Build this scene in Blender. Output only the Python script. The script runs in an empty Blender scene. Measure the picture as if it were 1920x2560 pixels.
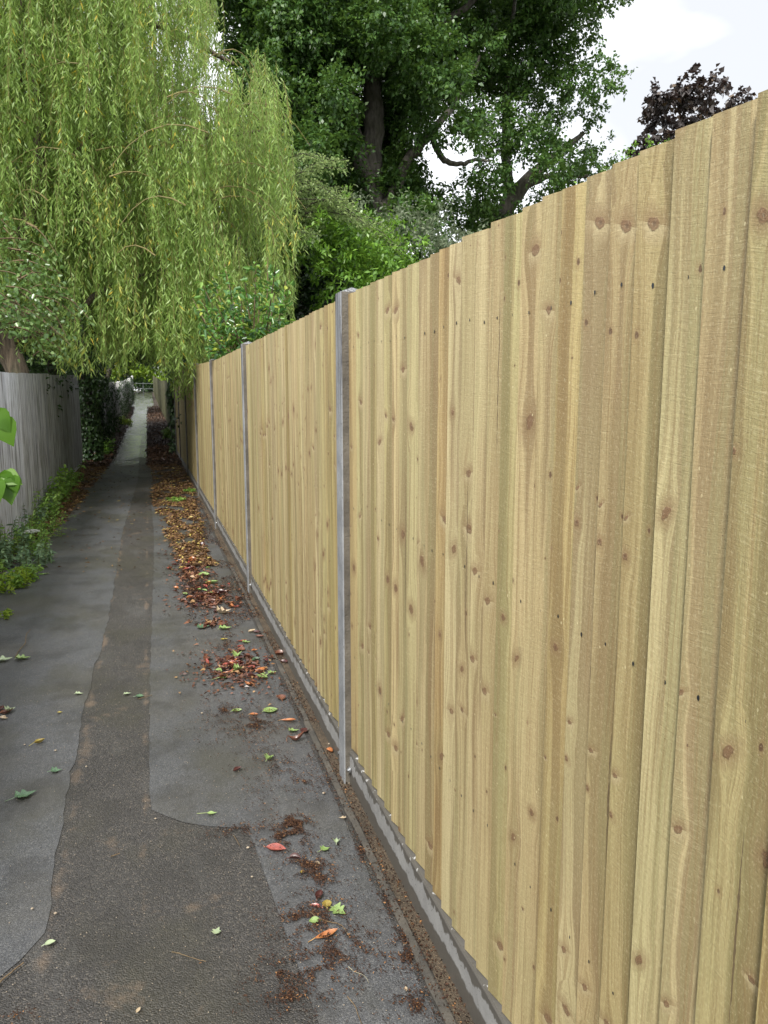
import bpy, bmesh, math, random
import numpy as np
from mathutils import Vector, noise as mnoise
R = math.radians
rng = np.random.default_rng(11); random.seed(11)
scene = bpy.context.scene
C = scene.collection

# ------------------------------------------------------------------ camera
FPX = 1930.0; PITCH = math.atan(296/FPX); YAW = math.atan(589/math.hypot(FPX, 296)); EYE = 1.6
cd = bpy.data.cameras.new("camera"); cam = bpy.data.objects.new("camera", cd); C.objects.link(cam)
cd.sensor_fit = 'VERTICAL'; cd.sensor_height = 36; cd.lens = 36*FPX/2560
cd.clip_start = 0.05; cd.clip_end = 2000
cam.location = (0, 0, EYE); cam.rotation_euler = (math.pi/2-PITCH, 0, -YAW)
scene.camera = cam
# ------------------------------------------------------------------ exposure, world, sun
scene.view_settings.view_transform = 'Standard'; scene.view_settings.look = 'None'
scene.view_settings.gamma = 1; scene.view_settings.exposure = 0.95
SUN_EL, SUN_AZ = R(48), R(-148)         # azimuth measured from +Y towards +X: soft light from behind the camera, left
w = bpy.data.worlds.new("World"); scene.world = w; w.use_nodes = True
nt = w.node_tree; nt.nodes.clear()
N = nt.nodes.new; L = nt.links.new
out = N('ShaderNodeOutputWorld'); bg = N('ShaderNodeBackground'); bg.inputs[1].default_value = 0.1
sky = N('ShaderNodeTexSky'); sky.sky_type = 'NISHITA'; sky.sun_disc = False
sky.sun_elevation = SUN_EL; sky.sun_rotation = SUN_AZ; sky.air_density = 1; sky.dust_density = 3
tc = N('ShaderNodeTexCoord'); mp = N('ShaderNodeMapping'); mp.inputs['Scale'].default_value = (1, 1, 2.2)
nz = N('ShaderNodeTexNoise'); nz.inputs['Scale'].default_value = 2.3; nz.inputs['Detail'].default_value = 5
cr = N('ShaderNodeValToRGB'); e = cr.color_ramp.elements
e[0].position = .36; e[0].color = (5.2, 5.3, 5.5, 1); e[1].position = .58; e[1].color = (10.5, 10.6, 10.9, 1)
mx = N('ShaderNodeMix'); mx.data_type = 'RGBA'; mx.inputs[0].default_value = .88
L(tc.outputs['Generated'], mp.inputs[0]); L(mp.outputs[0], nz.inputs[0]); L(nz.outputs[0], cr.inputs[0])
L(sky.outputs[0], mx.inputs[6]); L(cr.outputs[0], mx.inputs[7]); L(mx.outputs[2], bg.inputs[0]); L(bg.outputs[0], out.inputs[0])
sd = bpy.data.lights.new("sun", 'SUN'); sd.energy = 2.7; sd.angle = R(10); sd.color = (1, .96, .9)
so = bpy.data.objects.new("sun", sd); C.objects.link(so)
sdir = Vector((math.sin(SUN_AZ)*math.cos(SUN_EL), math.cos(SUN_AZ)*math.cos(SUN_EL), math.sin(SUN_EL)))
so.rotation_euler = sdir.to_track_quat('Z', 'Y').to_euler(); so.location = (0, 0, 30)
scene.cycles.max_bounces = 7; scene.cycles.transparent_max_bounces = 4; scene.cycles.diffuse_bounces = 4

# ------------------------------------------------------------------ geometry helpers
_fw = np.array([math.sin(YAW)*math.cos(PITCH), math.cos(YAW)*math.cos(PITCH), -math.sin(PITCH)])
_rt = np.array([math.cos(YAW), -math.sin(YAW), 0.]); _up = np.cross(_rt, _fw)
def at(x, y, Y):
    """world point seen at photo pixel (x,y) on the vertical plane at distance Y"""
    d = _fw*FPX+_rt*(x-960)+_up*(1280-y); t = Y/d[1]; return np.array([d[0]*t, Y, EYE+d[2]*t])
def onground(x, y, z=0.):
    d = _fw*FPX+_rt*(x-960)+_up*(1280-y); t = (z-EYE)/d[2]; return np.array([d[0]*t, d[1]*t, z])
GY = [-60, 20, 35, 52, 75, 95, 130, 400]; GZ = [0, 0, .10, .40, 1.05, 1.72, 2.1, 2.1]
def gz(y): return np.interp(y, GY, GZ)

def tag(o, label=None, cat=None, group=None, kind=None):
    if label: o['label'] = label
    if cat: o['category'] = cat
    if group: o['group'] = group
    if kind: o['kind'] = kind
    return o
def empty(name, loc=(0, 0, 0), label=None, cat=None, group=None):
    o = bpy.data.objects.new(name, None); C.objects.link(o); o.location = loc; o.empty_display_size = .1
    return tag(o, label, cat, group)
def build(name, V, F, mats, parent=None, attrs=None, uv=None, mi=None, smooth=False, loc=None):
    """V (n,3) world coords; F list/array of faces. Made relative to parent (an empty without rotation)."""
    V = np.asarray(V, dtype=np.float64)
    org = np.array(parent.matrix_world.translation) if False else (np.array(parent['_org']) if parent is not None and '_org' in parent else (np.array(parent.location) if parent is not None else np.zeros(3)))
    if loc is not None: org = np.asarray(loc, float)
    Vl = V-org
    me = bpy.data.meshes.new(name)
    if isinstance(F, np.ndarray):
        k = F.shape[1]; nF = len(F)
        me.vertices.add(len(V)); me.vertices.foreach_set('co', Vl.astype(np.float32).ravel())
        me.loops.add(nF*k); me.loops.foreach_set('vertex_index', F.astype(np.int32).ravel())
        me.polygons.add(nF); me.polygons.foreach_set('loop_start', np.arange(0, nF*k, k, dtype=np.int32))
        me.update(calc_edges=True)
    else:
        me.from_pydata(Vl.tolist(), [], [list(map(int, f)) for f in F])
    if mi is not None: me.polygons.foreach_set('material_index', np.asarray(mi, dtype=np.int32))
    if smooth: me.polygons.foreach_set('use_smooth', np.ones(len(me.polygons), dtype=bool))
    for m in (mats if isinstance(mats, (list, tuple)) else [mats]): me.materials.append(m)
    if attrs:
        for k_, a in attrs.items():
            a = np.asarray(a, dtype=np.float32)
            if a.ndim == 1:
                at_ = me.attributes.new(k_, 'FLOAT', 'POINT'); at_.data.foreach_set('value', a)
            else:
                at_ = me.attributes.new(k_, 'FLOAT_VECTOR', 'POINT'); at_.data.foreach_set('vector', a.ravel())
    if uv is not None:
        ul = me.uv_layers.new(name='UVMap'); li = np.zeros(len(me.loops), dtype=np.int32)
        me.loops.foreach_get('vertex_index', li); ul.data.foreach_set('uv', np.asarray(uv, dtype=np.float32)[li].ravel())
    me.validate(clean_customdata=False)
    o = bpy.data.objects.new(name, me); C.objects.link(o)
    if parent is not None:
        o.parent = parent
        if loc is not None: o.location = np.asarray(loc)-np.array(parent['_org'] if '_org' in parent else parent.location)
    elif loc is not None: o.location = loc
    o['_org'] = org.tolist()
    return o

class MB:
    """collects boxes / tubes / prisms into one mesh, with a material index each"""
    def __init__(s): s.V = []; s.F = []; s.M = []; s.A = []
    def add(s, V, F, m=0, a=0.):
        b = len(s.V); s.V += [tuple(v) for v in V]; s.F += [tuple(b+i for i in f) for f in F]; s.M += [m]*len(F); s.A += [a]*len(V)
    def box(s, x0, x1, y0, y1, z0, z1, m=0, a=0.):
        s.add([(x0, y0, z0), (x1, y0, z0), (x1, y1, z0), (x0, y1, z0), (x0, y0, z1), (x1, y0, z1), (x1, y1, z1), (x0, y1, z1)],
              [(0, 3, 2, 1), (4, 5, 6, 7), (0, 1, 5, 4), (1, 2, 6, 5), (2, 3, 7, 6), (3, 0, 4, 7)], m, a)
    def tube(s, pts, rad, n=8, m=0, a=0., rough=0.):
        pts = [np.asarray(p, float) for p in pts]; k = len(pts); V = []; F = []; u0 = None
        for i, p in enumerate(pts):
            d = pts[min(i+1, k-1)]-pts[max(i-1, 0)]; d = d/(np.linalg.norm(d)+1e-9)
            u = (np.cross(d, [0, 0, 1.]) if abs(d[2]) < .95 else np.cross(d, [0, 1., 0])) if u0 is None else u0-d*np.dot(u0, d)
            u /= np.linalg.norm(u)+1e-9; u0 = u; v = np.cross(d, u)
            r = rad[i] if hasattr(rad, '__len__') else rad
            for j in range(n):
                t = 2*math.pi*j/n; rr = r*(1+rough*random.uniform(-1, 1)); V.append(p+(u*math.cos(t)+v*math.sin(t))*rr)
        for i in range(k-1):
            for j in range(n):
                F.append((i*n+j, i*n+(j+1) % n, (i+1)*n+(j+1) % n, (i+1)*n+j))
        F.append(tuple(range(n))); F.append(tuple((k-1)*n+j for j in range(n-1, -1, -1)))
        s.add(V, F, m, a)
    def build(s, name, mats, parent=None, smooth=False, loc=None, attr=True):
        return build(name, s.V, s.F, mats, parent, attrs={'rnd': s.A} if attr else None, mi=s.M, smooth=smooth, loc=loc)

def spline(pts, n=6):
    """Catmull-Rom through points (rows may hold a radius as 4th value)"""
    P = np.array(pts, float); P = np.vstack([2*P[0]-P[1], P, 2*P[-1]-P[-2]]); o = []
    for i in range(1, len(P)-2):
        for t in np.linspace(0, 1, n, endpoint=False):
            a, b, c, d = P[i-1:i+3]
            o.append(.5*((2*b)+(-a+c)*t+(2*a-5*b+4*c-d)*t*t+(-a+3*b-3*c+d)*t**3))
    o.append(P[-2]); return np.array(o)
def limb(mb, pts, n=10, seg=5, wob=.02, rough=.07, m=0):
    S = spline(pts, seg); p = S[:, :3].copy(); p[1:-1] += rng.normal(0, wob, (len(p)-2, 3)); mb.tube(p, np.maximum(S[:, 3], .003), n, m, rough=rough)
    return S

def nrm(a): return a/(np.linalg.norm(a, axis=-1, keepdims=True)+1e-9)
def leaves(P, D, Nn, Ln, Wd, rnd, kind='kite', fold=.25, curl=0.):
    """leaf blades at P along D, facing Nn. kite: 4 verts; ovate: 6 verts, two faces meeting at the midrib"""
    P = np.asarray(P); n = len(P); D = nrm(D); S = nrm(np.cross(D, Nn)); U = np.cross(S, D)
    Ln = np.broadcast_to(Ln, n)[:, None]; Wd = np.broadcast_to(Wd, n)[:, None]
    if kind == 'kite':
        V = np.stack([P, P+D*Ln*.42+S*Wd*.5+U*Wd*fold, P+D*Ln-U*Ln*curl, P+D*Ln*.42-S*Wd*.5+U*Wd*fold], 1).reshape(-1, 3)
        F = np.arange(4*n).reshape(n, 4); k = 4
    elif kind == 'two':
        V = np.stack([P, P+D*Ln*.40+S*Wd*.5+U*Wd*fold, P+D*Ln-U*Ln*curl, P+D*Ln*.40-S*Wd*.5+U*Wd*fold], 1).reshape(-1, 3)
        b = np.arange(n)[:, None]*4; F = np.concatenate([b+np.array([0, 1, 2]), b+np.array([0, 2, 3])], 0); k = 4
    else:
        V = np.stack([P, P+D*Ln*.22+S*Wd*.42+U*Wd*fold, P+D*Ln*.62+S*Wd*.40+U*(Wd*fold-Ln*curl*.4), P+D*Ln-U*Ln*curl,
                      P+D*Ln*.62-S*Wd*.40+U*(Wd*fold-Ln*curl*.4), P+D*Ln*.22-S*Wd*.42+U*Wd*fold], 1).reshape(-1, 3)
        b = np.arange(n)[:, None]*6; F = np.concatenate([b+np.array([0, 1, 2, 3]), b+np.array([0, 3, 4, 5])], 0); k = 6
    return V, F, np.repeat(rnd, k)

def rand_dirs(n, zb=0.):
    v = rng.normal(size=(n, 3)); v[:, 2] += zb; return nrm(v)

# ------------------------------------------------------------------ material helpers
def mat(name):
    m = bpy.data.materials.new(name); m.use_nodes = True; nt = m.node_tree; nt.nodes.clear()
    o = nt.nodes.new('ShaderNodeOutputMaterial'); b = nt.nodes.new('ShaderNodeBsdfPrincipled'); nt.links.new(b.outputs[0], o.inputs[0])
    return m, nt, b, o
class G:
    """tiny node-graph helper"""
    def __init__(s, nt): s.nt = nt
    def n(s, t, **k):
        x = s.nt.nodes.new(t)
        for a, v in k.items(): setattr(x, a, v)
        return x
    def _in(s, sock, v):
        if v is None: return
        if isinstance(v, (int, float)): sock.default_value = v
        elif isinstance(v, tuple): sock.default_value = v if len(v) != 3 or sock.type != 'RGBA' else (*v, 1)
        else: s.nt.links.new(v, sock)
    def m(s, op, a, b=None, c=None, clamp=False):
        x = s.n('ShaderNodeMath', operation=op, use_clamp=clamp)
        for i, v in enumerate((a, b, c)): s._in(x.inputs[i], v)
        return x.outputs[0]
    def mix(s, f, a, b, blend='MIX'):
        x = s.n('ShaderNodeMix', data_type='RGBA', blend_type=blend); s._in(x.inputs[0], f); s._in(x.inputs[6], a); s._in(x.inputs[7], b); return x.outputs[2]
    def noise(s, v, scale, detail=4, rough=.55, dist=0., dim='3D'):
        x = s.n('ShaderNodeTexNoise', noise_dimensions=dim); s._in(x.inputs['Vector'], v); x.inputs['Scale'].default_value = scale
        x.inputs['Detail'].default_value = detail; x.inputs['Roughness'].default_value = rough; x.inputs['Distortion'].default_value = dist; return x.outputs[0]
    def vor(s, v, scale, feature='F1', rand=1., dim='3D'):
        x = s.n('ShaderNodeTexVoronoi', feature=feature, voronoi_dimensions=dim); s._in(x.inputs['Vector'], v); x.inputs['Scale'].default_value = scale
        x.inputs['Randomness'].default_value = rand; return x
    def ramp(s, f, stops):
        x = s.n('ShaderNodeValToRGB'); s._in(x.inputs[0], f); e = x.color_ramp.elements
        while len(e) > 1: e.remove(e[-1])
        e[0].position = stops[0][0]; e[0].color = (*stops[0][1], 1) if isinstance(stops[0][1], tuple) else (stops[0][1],)*3+(1,)
        for p, c in stops[1:]:
            q = e.new(p); q.color = (*c, 1) if isinstance(c, tuple) else (c, c, c, 1)
        return x.outputs[0]
    def rng(s, f, a, b, c=0., d=1.):
        x = s.n('ShaderNodeMapRange'); s._in(x.inputs[0], f)
        for i, v in enumerate((a, b, c, d)): s._in(x.inputs[i+1], v)
        return x.outputs[0]
    def comb(s, x=0., y=0., z=0.):
        q = s.n('ShaderNodeCombineXYZ')
        for i, v in enumerate((x, y, z)): s._in(q.inputs[i], v)
        return q.outputs[0]
    def sep(s, v):
        q = s.n('ShaderNodeSeparateXYZ'); s._in(q.inputs[0], v); return q.outputs
    def attr(s, name): return s.n('ShaderNodeAttribute', attribute_name=name)
    def geo(s): return s.n('ShaderNodeNewGeometry').outputs['Position']
    def bump(s, h, strength=.5, dist=.01, normal=None):
        x = s.n('ShaderNodeBump'); x.inputs['Strength'].default_value = strength; x.inputs['Distance'].default_value = dist
        s._in(x.inputs['Height'], h); s._in(x.inputs['Normal'], normal); return x.outputs[0]
    def scale(s, v, x, y, z):
        q = s.n('ShaderNodeMapping'); s._in(q.inputs[0], v); q.inputs['Scale'].default_value = (x, y, z); return q.outputs[0]

def leaf_mat(name, c0, c1, c2, trans=.35, rough=.45, spec=.4, tcol=None, extra=None):
    m, nt, b, o = mat(name); g = G(nt)
    r = g.attr('rnd').outputs['Fac']
    st = [(0, c0), (.5, c1), (.95, c2)]
    if extra: st = [(0, c0), (.5, c1), (.90, c2), (.955, extra)]
    col = g.ramp(r, st)
    nt.links.new(col, b.inputs['Base Color']); b.inputs['Roughness'].default_value = rough; b.inputs['Specular IOR Level'].default_value = spec
    if trans > 0:
        t = g.n('ShaderNodeBsdfTranslucent'); tc_ = g.mix(.5, col, tcol or tuple(min(1, q*2.0) for q in c2)); nt.links.new(tc_, t.inputs[0])
        ms = g.n('ShaderNodeMixShader'); ms.inputs[0].default_value = trans
        nt.links.new(b.outputs[0], ms.inputs[1]); nt.links.new(t.outputs[0], ms.inputs[2]); nt.links.new(ms.outputs[0], o.inputs[0])
    return m
def bark_mat(name, c0, c1, sc=14, vz=.25, bump=.8):
    m, nt, b, o = mat(name); g = G(nt); p = g.geo()
    n1 = g.noise(g.scale(p, 1, 1, vz), sc, 6, .65); n2 = g.noise(p, 3, 3)
    col = g.mix(g.rng(n1, .35, .65), c0, c1); col = g.mix(g.rng(n2, .5, .75, 0, .5), col, (.09, .10, .05))
    nt.links.new(col, b.inputs['Base Color']); b.inputs['Roughness'].default_value = .9
    nt.links.new(g.bump(n1, bump, .03), b.inputs['Normal']); return m

# ------------------------------------------------------------------ surface materials
def wood_new():
    m, nt, b, o = mat('new_softwood'); g = G(nt)
    uv = g.n('ShaderNodeUVMap'); uv.uv_map = 'UVMap'; s = g.sep(uv.outputs[0]); u, v = s[0], s[1]
    br = g.sep(g.attr('brd').outputs['Vector']); lu = g.attr('lu').outputs['Fac']
    kv = g.comb(g.m('DIVIDE', u, .078), g.m('DIVIDE', v, .25))
    vo = g.vor(kv, 1., dim='2D'); pos = g.sep(vo.outputs['Position']); col = g.sep(vo.outputs['Color'])
    du = g.m('SUBTRACT', u, g.m('MULTIPLY', pos[0], .078)); dv = g.m('SUBTRACT', v, g.m('MULTIPLY', pos[1], .25))
    wob = g.m('MULTIPLY', g.m('SUBTRACT', g.noise(g.scale(uv.outputs[0], 120, 75, 1), 1., 3), .5), .013)
    krad = g.m('MAXIMUM', g.m('MULTIPLY', g.m('POWER', g.m('MAXIMUM', g.m('SUBTRACT', col[0], .24), 0.), 1.25), .0180), .0003)
    dvt = g.m('ADD', dv, g.m('MULTIPLY', du, g.m('SUBTRACT', col[1], .5)))
    r = g.m('ADD', g.m('SQRT', g.m('ADD', g.m('MULTIPLY', du, du), g.m('MULTIPLY', g.m('MULTIPLY', dvt, dvt), g.m('ADD', .45, g.m('MULTIPLY', col[2], .9))))), wob)
    rw = g.m('SQRT', g.m('ADD', g.m('MULTIPLY', du, du), g.m('MULTIPLY', g.m('MULTIPLY', dv, dv), .22)))
    q = g.m('DIVIDE', rw, g.m('MULTIPLY', krad, 3.4)); ex = g.m('EXPONENT', g.m('MULTIPLY', g.m('MULTIPLY', q, q), -1.))
    gg = g.m('SUBTRACT', u, g.m('MULTIPLY', du, g.m('MULTIPLY', ex, .85)))
    # slow wander of the grain
    wnd = g.m('MULTIPLY', g.m('SUBTRACT', g.noise(g.comb(g.m('MULTIPLY', u, 4), g.m('MULTIPLY', v, 1.1)), 1., 3), .5), .055)
    gg = g.m('ADD', gg, wnd)
    n_band = g.noise(g.comb(g.m('MULTIPLY', gg, 34), g.m('MULTIPLY', v, .5), br[0]), 1., 4, .6)
    n_line = g.noise(g.comb(g.m('MULTIPLY', gg, 190), g.m('MULTIPLY', v, 1.6), br[1]), 1., 4, .7)
    n_fine = g.noise(g.comb(g.m('MULTIPLY', gg, 620), g.m('MULTIPLY', v, 9)), 1., 3, .7)
    n_heart = g.noise(g.comb(g.m('MULTIPLY', gg, 17), g.m('MULTIPLY', v, .35), g.m('MULTIPLY', br[2], 7)), 1., 2, .5)
    c = g.ramp(n_band, [(.30, (.29, .21, .108)), (.43, (.41, .315, .165)), (.57, (.53, .425, .235)), (.72, (.37, .31, .155))])
    c = g.mix(g.rng(n_heart, .50, .53, 0, .70), c, (.235, .165, .085)); nh2 = g.noise(g.comb(g.m('MULTIPLY', gg, 26), g.m('MULTIPLY', v, .3), g.m('MULTIPLY', br[0], 9)), 1., 2, .5)
    c = g.mix(g.rng(nh2, .54, .575, 0, .50), c, (.60, .50, .275)); c = g.mix(g.rng(nh2, .45, .42, 0, .5), c, (.27, .235, .115))
    c = g.mix(g.rng(n_line, .50, .64, 0, .62), c, (.25, .165, .075))
    c = g.mix(g.rng(n_fine, .50, .70, 0, .45), c, (.26, .19, .09))
    # board to board tone
    c = g.mix(g.rng(br[0], 0, 1, 0, .7), c, g.mix(1., c, (.74, .66, .56), 'MULTIPLY'))
    c = g.mix(g.rng(br[1], .45, 1, 0, .7), c, g.mix(1., c, (.86, .93, .76), 'MULTIPLY'))
    c = g.mix(g.rng(br[2], .80, .9, 0, .55), c, g.mix(1., c, (1.0, .88, .70), 'MULTIPLY'))
    bl = g.noise(g.comb(g.m('MULTIPLY', u, 9), g.m('MULTIPLY', v, 2.2)), 1., 3); c = g.mix(g.rng(bl, .42, .7, 0, .28), c, (.33, .30, .14))
    # saw marks
    st = g.m('ADD', v, g.m('MULTIPLY', u, g.m('MULTIPLY', g.m('SUBTRACT', br[1], .2), .35)))
    n_saw = g.noise(g.comb(g.m('MULTIPLY', u, 34), g.m('MULTIPLY', st, 260), br[2]), 1., 4, .8, .6)
    sawm = g.rng(g.noise(g.comb(g.m('MULTIPLY', u, 14), g.m('MULTIPLY', v, 1.6), br[1]), 1., 2), .42, .62)
    c = g.mix(g.m('MULTIPLY', g.rng(n_saw, .54, .68, 0, .30), sawm), c, (.60, .51, .30)); c = g.mix(g.m('MULTIPLY', g.rng(n_saw, .46, .32, 0, .28), sawm), c, (.27, .19, .09))
    # knots
    kin = g.m('SUBTRACT', 1., g.rng(g.m('DIVIDE', r, krad), .85, 1.1)); big = g.m('GREATER_THAN', krad, .0009); kin = g.m('MULTIPLY', kin, big)
    ring = g.m('ABSOLUTE', g.m('SINE', g.m('MULTIPLY', r, 1500)))
    kc = g.mix(ring, (.085, .045, .024), (.215, .112, .058)); kc = g.mix(g.m('MULTIPLY', g.rng(g.m('DIVIDE', r, krad), .70, 1.0), g.rng(n_fine, .35, .6)), kc, (.09, .042, .02))
    kc = g.mix(g.m('MULTIPLY', g.rng(g.m('DIVIDE', r, krad), .42, .12, 0, .8), g.m('GREATER_THAN', col[1], .5)), kc, (.08, .04, .025))
    halo = g.m('MULTIPLY', g.rng(g.m('ADD', g.m('DIVIDE', r, krad), g.m('MULTIPLY', g.m('SUBTRACT', n_line, .5), 5.)), 3.4, 1.0), big); below = g.m('MULTIPLY', halo, g.m('LESS_THAN', dvt, 0.))
    c = g.mix(g.m('MULTIPLY', halo, .62), c, (.22, .135, .065)); c = g.mix(g.m('MULTIPLY', g.m('MULTIPLY', below, g.m('GREATER_THAN', col[2], .6)), .5), c, (.58, .48, .27)); c = g.mix(g.m('MULTIPLY', kin, .82), c, kc)
    v2 = g.vor(g.comb(g.m('DIVIDE', u, .046), g.m('DIVIDE', v, .17)), 1., dim='2D'); p2 = g.sep(v2.outputs['Position']); c2 = g.sep(v2.outputs['Color'])
    d2u = g.m('SUBTRACT', u, g.m('MULTIPLY', p2[0], .046)); d2v = g.m('SUBTRACT', v, g.m('MULTIPLY', p2[1], .17))
    r2 = g.m('ADD', g.m('SQRT', g.m('ADD', g.m('MULTIPLY', d2u, d2u), g.m('MULTIPLY', g.m('MULTIPLY', d2v, d2v), .35))), g.m('MULTIPLY', wob, .35)); k2 = g.m('MAXIMUM', g.m('MULTIPLY', g.m('SUBTRACT', c2[0], .76), .0150), .00001)
    q2 = g.m('DIVIDE', r2, k2); c = g.mix(g.rng(q2, 3.2, 1., 0, .45), c, (.24, .15, .07)); c = g.mix(g.rng(q2, 1.15, .8, 0, .85), c, (.10, .05, .028))
    fz = g.noise(g.comb(g.m('MULTIPLY', u, 330), g.m('MULTIPLY', v, 120)), 1., 3, .75); c = g.mix(g.rng(fz, .50, .66, 0, .30), c, (.24, .175, .09)); c = g.mix(g.rng(fz, .46, .32, 0, .30), c, (.63, .54, .34))
    # shakes and splits
    ck = g.sep(g.attr('crk').outputs['Vector'])
    cw = g.m('ADD', g.m('ABSOLUTE', g.m('SUBTRACT', u, g.m('ADD', ck[0], g.m('MULTIPLY', g.m('SUBTRACT', g.noise(g.comb(0., g.m('MULTIPLY', v, 5)), 1., 3), .5), .012)))), 0.)
    mid = g.m('MULTIPLY', g.m('ADD', ck[1], ck[2]), .5); hl = g.m('MULTIPLY', g.m('SUBTRACT', ck[2], ck[1]), .5)
    prof = g.m('SUBTRACT', 1., g.m('POWER', g.m('ABSOLUTE', g.m('DIVIDE', g.m('SUBTRACT', v, mid), hl)), 2.), clamp=True)
    wd = g.m('MULTIPLY', g.m('MULTIPLY', prof, .0036), g.m('SUBTRACT', g.m('MULTIPLY', g.noise(g.comb(g.m('MULTIPLY', u, 300), g.m('MULTIPLY', v, 40)), 1., 2), 1.9), .55)); cm = g.m('LESS_THAN', cw, wd)
    c = g.mix(g.m('MULTIPLY', cm, .8), c, (.11, .07, .04))
    c = g.mix(1., c, (.965, 1.01, 1.03), 'MULTIPLY')


    # sap beads
    vs = g.vor(g.comb(g.m('MULTIPLY', u, 150), g.m('MULTIPLY', v, 85)), 1., dim='2D'); sp = g.m('MULTIPLY', g.m('LESS_THAN', vs.outputs['Distance'], .22), g.m('GREATER_THAN', g.sep(vs.outputs['Color'])[0], .992))
    sp = g.m('MULTIPLY', sp, g.rng(g.noise(g.comb(g.m('MULTIPLY', u, 30), g.m('MULTIPLY', v, 3)), 1., 2), .45, .6))
    c = g.mix(g.m('MULTIPLY', sp, .6), c, (.66, .58, .34))
    nt.links.new(c, b.inputs['Base Color'])
    b.inputs['Roughness'].default_value = .62; b.inputs['Specular IOR Level'].default_value = .35
    h = g.m('ADD', g.m('MULTIPLY', n_line, .5), g.m('ADD', g.m('MULTIPLY', n_saw, .55), g.m('MULTIPLY', n_fine, .25)))
    h = g.m('ADD', h, g.m('ADD', g.m('MULTIPLY', sp, .8), g.m('MULTIPLY', fz, .5))); h = g.m('SUBTRACT', h, g.m('MULTIPLY', cm, 1.5)); h = g.m('ADD', h, g.m('MULTIPLY', kin, .25))
    nt.links.new(g.bump(h, .75, .0026), b.inputs['Normal']); return m
WOOD = wood_new()

def wood_old(name, ca, cb, cc, green=.3):
    m, nt, b, o = mat(name); g = G(nt)
    uv = g.n('ShaderNodeUVMap'); uv.uv_map = 'UVMap'; s = g.sep(uv.outputs[0]); u, v = s[0], s[1]
    br = g.sep(g.attr('brd').outputs['Vector'])
    n1 = g.noise(g.comb(g.m('MULTIPLY', u, 45), g.m('MULTIPLY', v, .9), br[0]), 1., 5, .65)
    n2 = g.noise(g.comb(g.m('MULTIPLY', u, 220), g.m('MULTIPLY', v, 3), br[1]), 1., 3, .7)
    n3 = g.noise(g.comb(g.m('MULTIPLY', u, 8), g.m('MULTIPLY', v, 1.5), br[2]), 1., 3)
    c = g.mix(g.rng(n1, .40, .60), ca, cb); c = g.mix(g.rng(n2, .5, .66, 0, .7), c, cc); n4 = g.noise(g.comb(g.m('MULTIPLY', u, 26), g.m('MULTIPLY', v, 1.7), br[2]), 1., 3, .6); c = g.mix(g.rng(n4, .52, .60, 0, .7), c, cc)
    c = g.mix(g.rng(br[0], 0, 1, 0, .9), c, g.mix(1., c, (.66, .67, .69), 'MULTIPLY'))
    c = g.mix(g.m('MULTIPLY', g.rng(n3, .45, .7, 0, 1), green), c, (.14, .16, .07))
    nt.links.new(c, b.inputs['Base Color']); b.inputs['Roughness'].default_value = .8
    nt.links.new(g.bump(g.m('ADD', n1, n2), .6, .006), b.inputs['Normal']); return m
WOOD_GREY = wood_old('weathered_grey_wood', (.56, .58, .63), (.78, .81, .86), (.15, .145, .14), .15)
WOOD_GREY_SHADE = wood_old('willow_shaded_grey_wood', (.37, .38, .41), (.62, .635, .67), (.10, .095, .09), .3)  # same weathered boards, darkened: the willow's shade put into the colour
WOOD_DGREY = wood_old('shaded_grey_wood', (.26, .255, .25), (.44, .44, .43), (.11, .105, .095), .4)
WOOD_BROWN = wood_old('old_brown_wood', (.07, .07, .032), (.125, .12, .055), (.03, .028, .014), .7)

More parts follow.
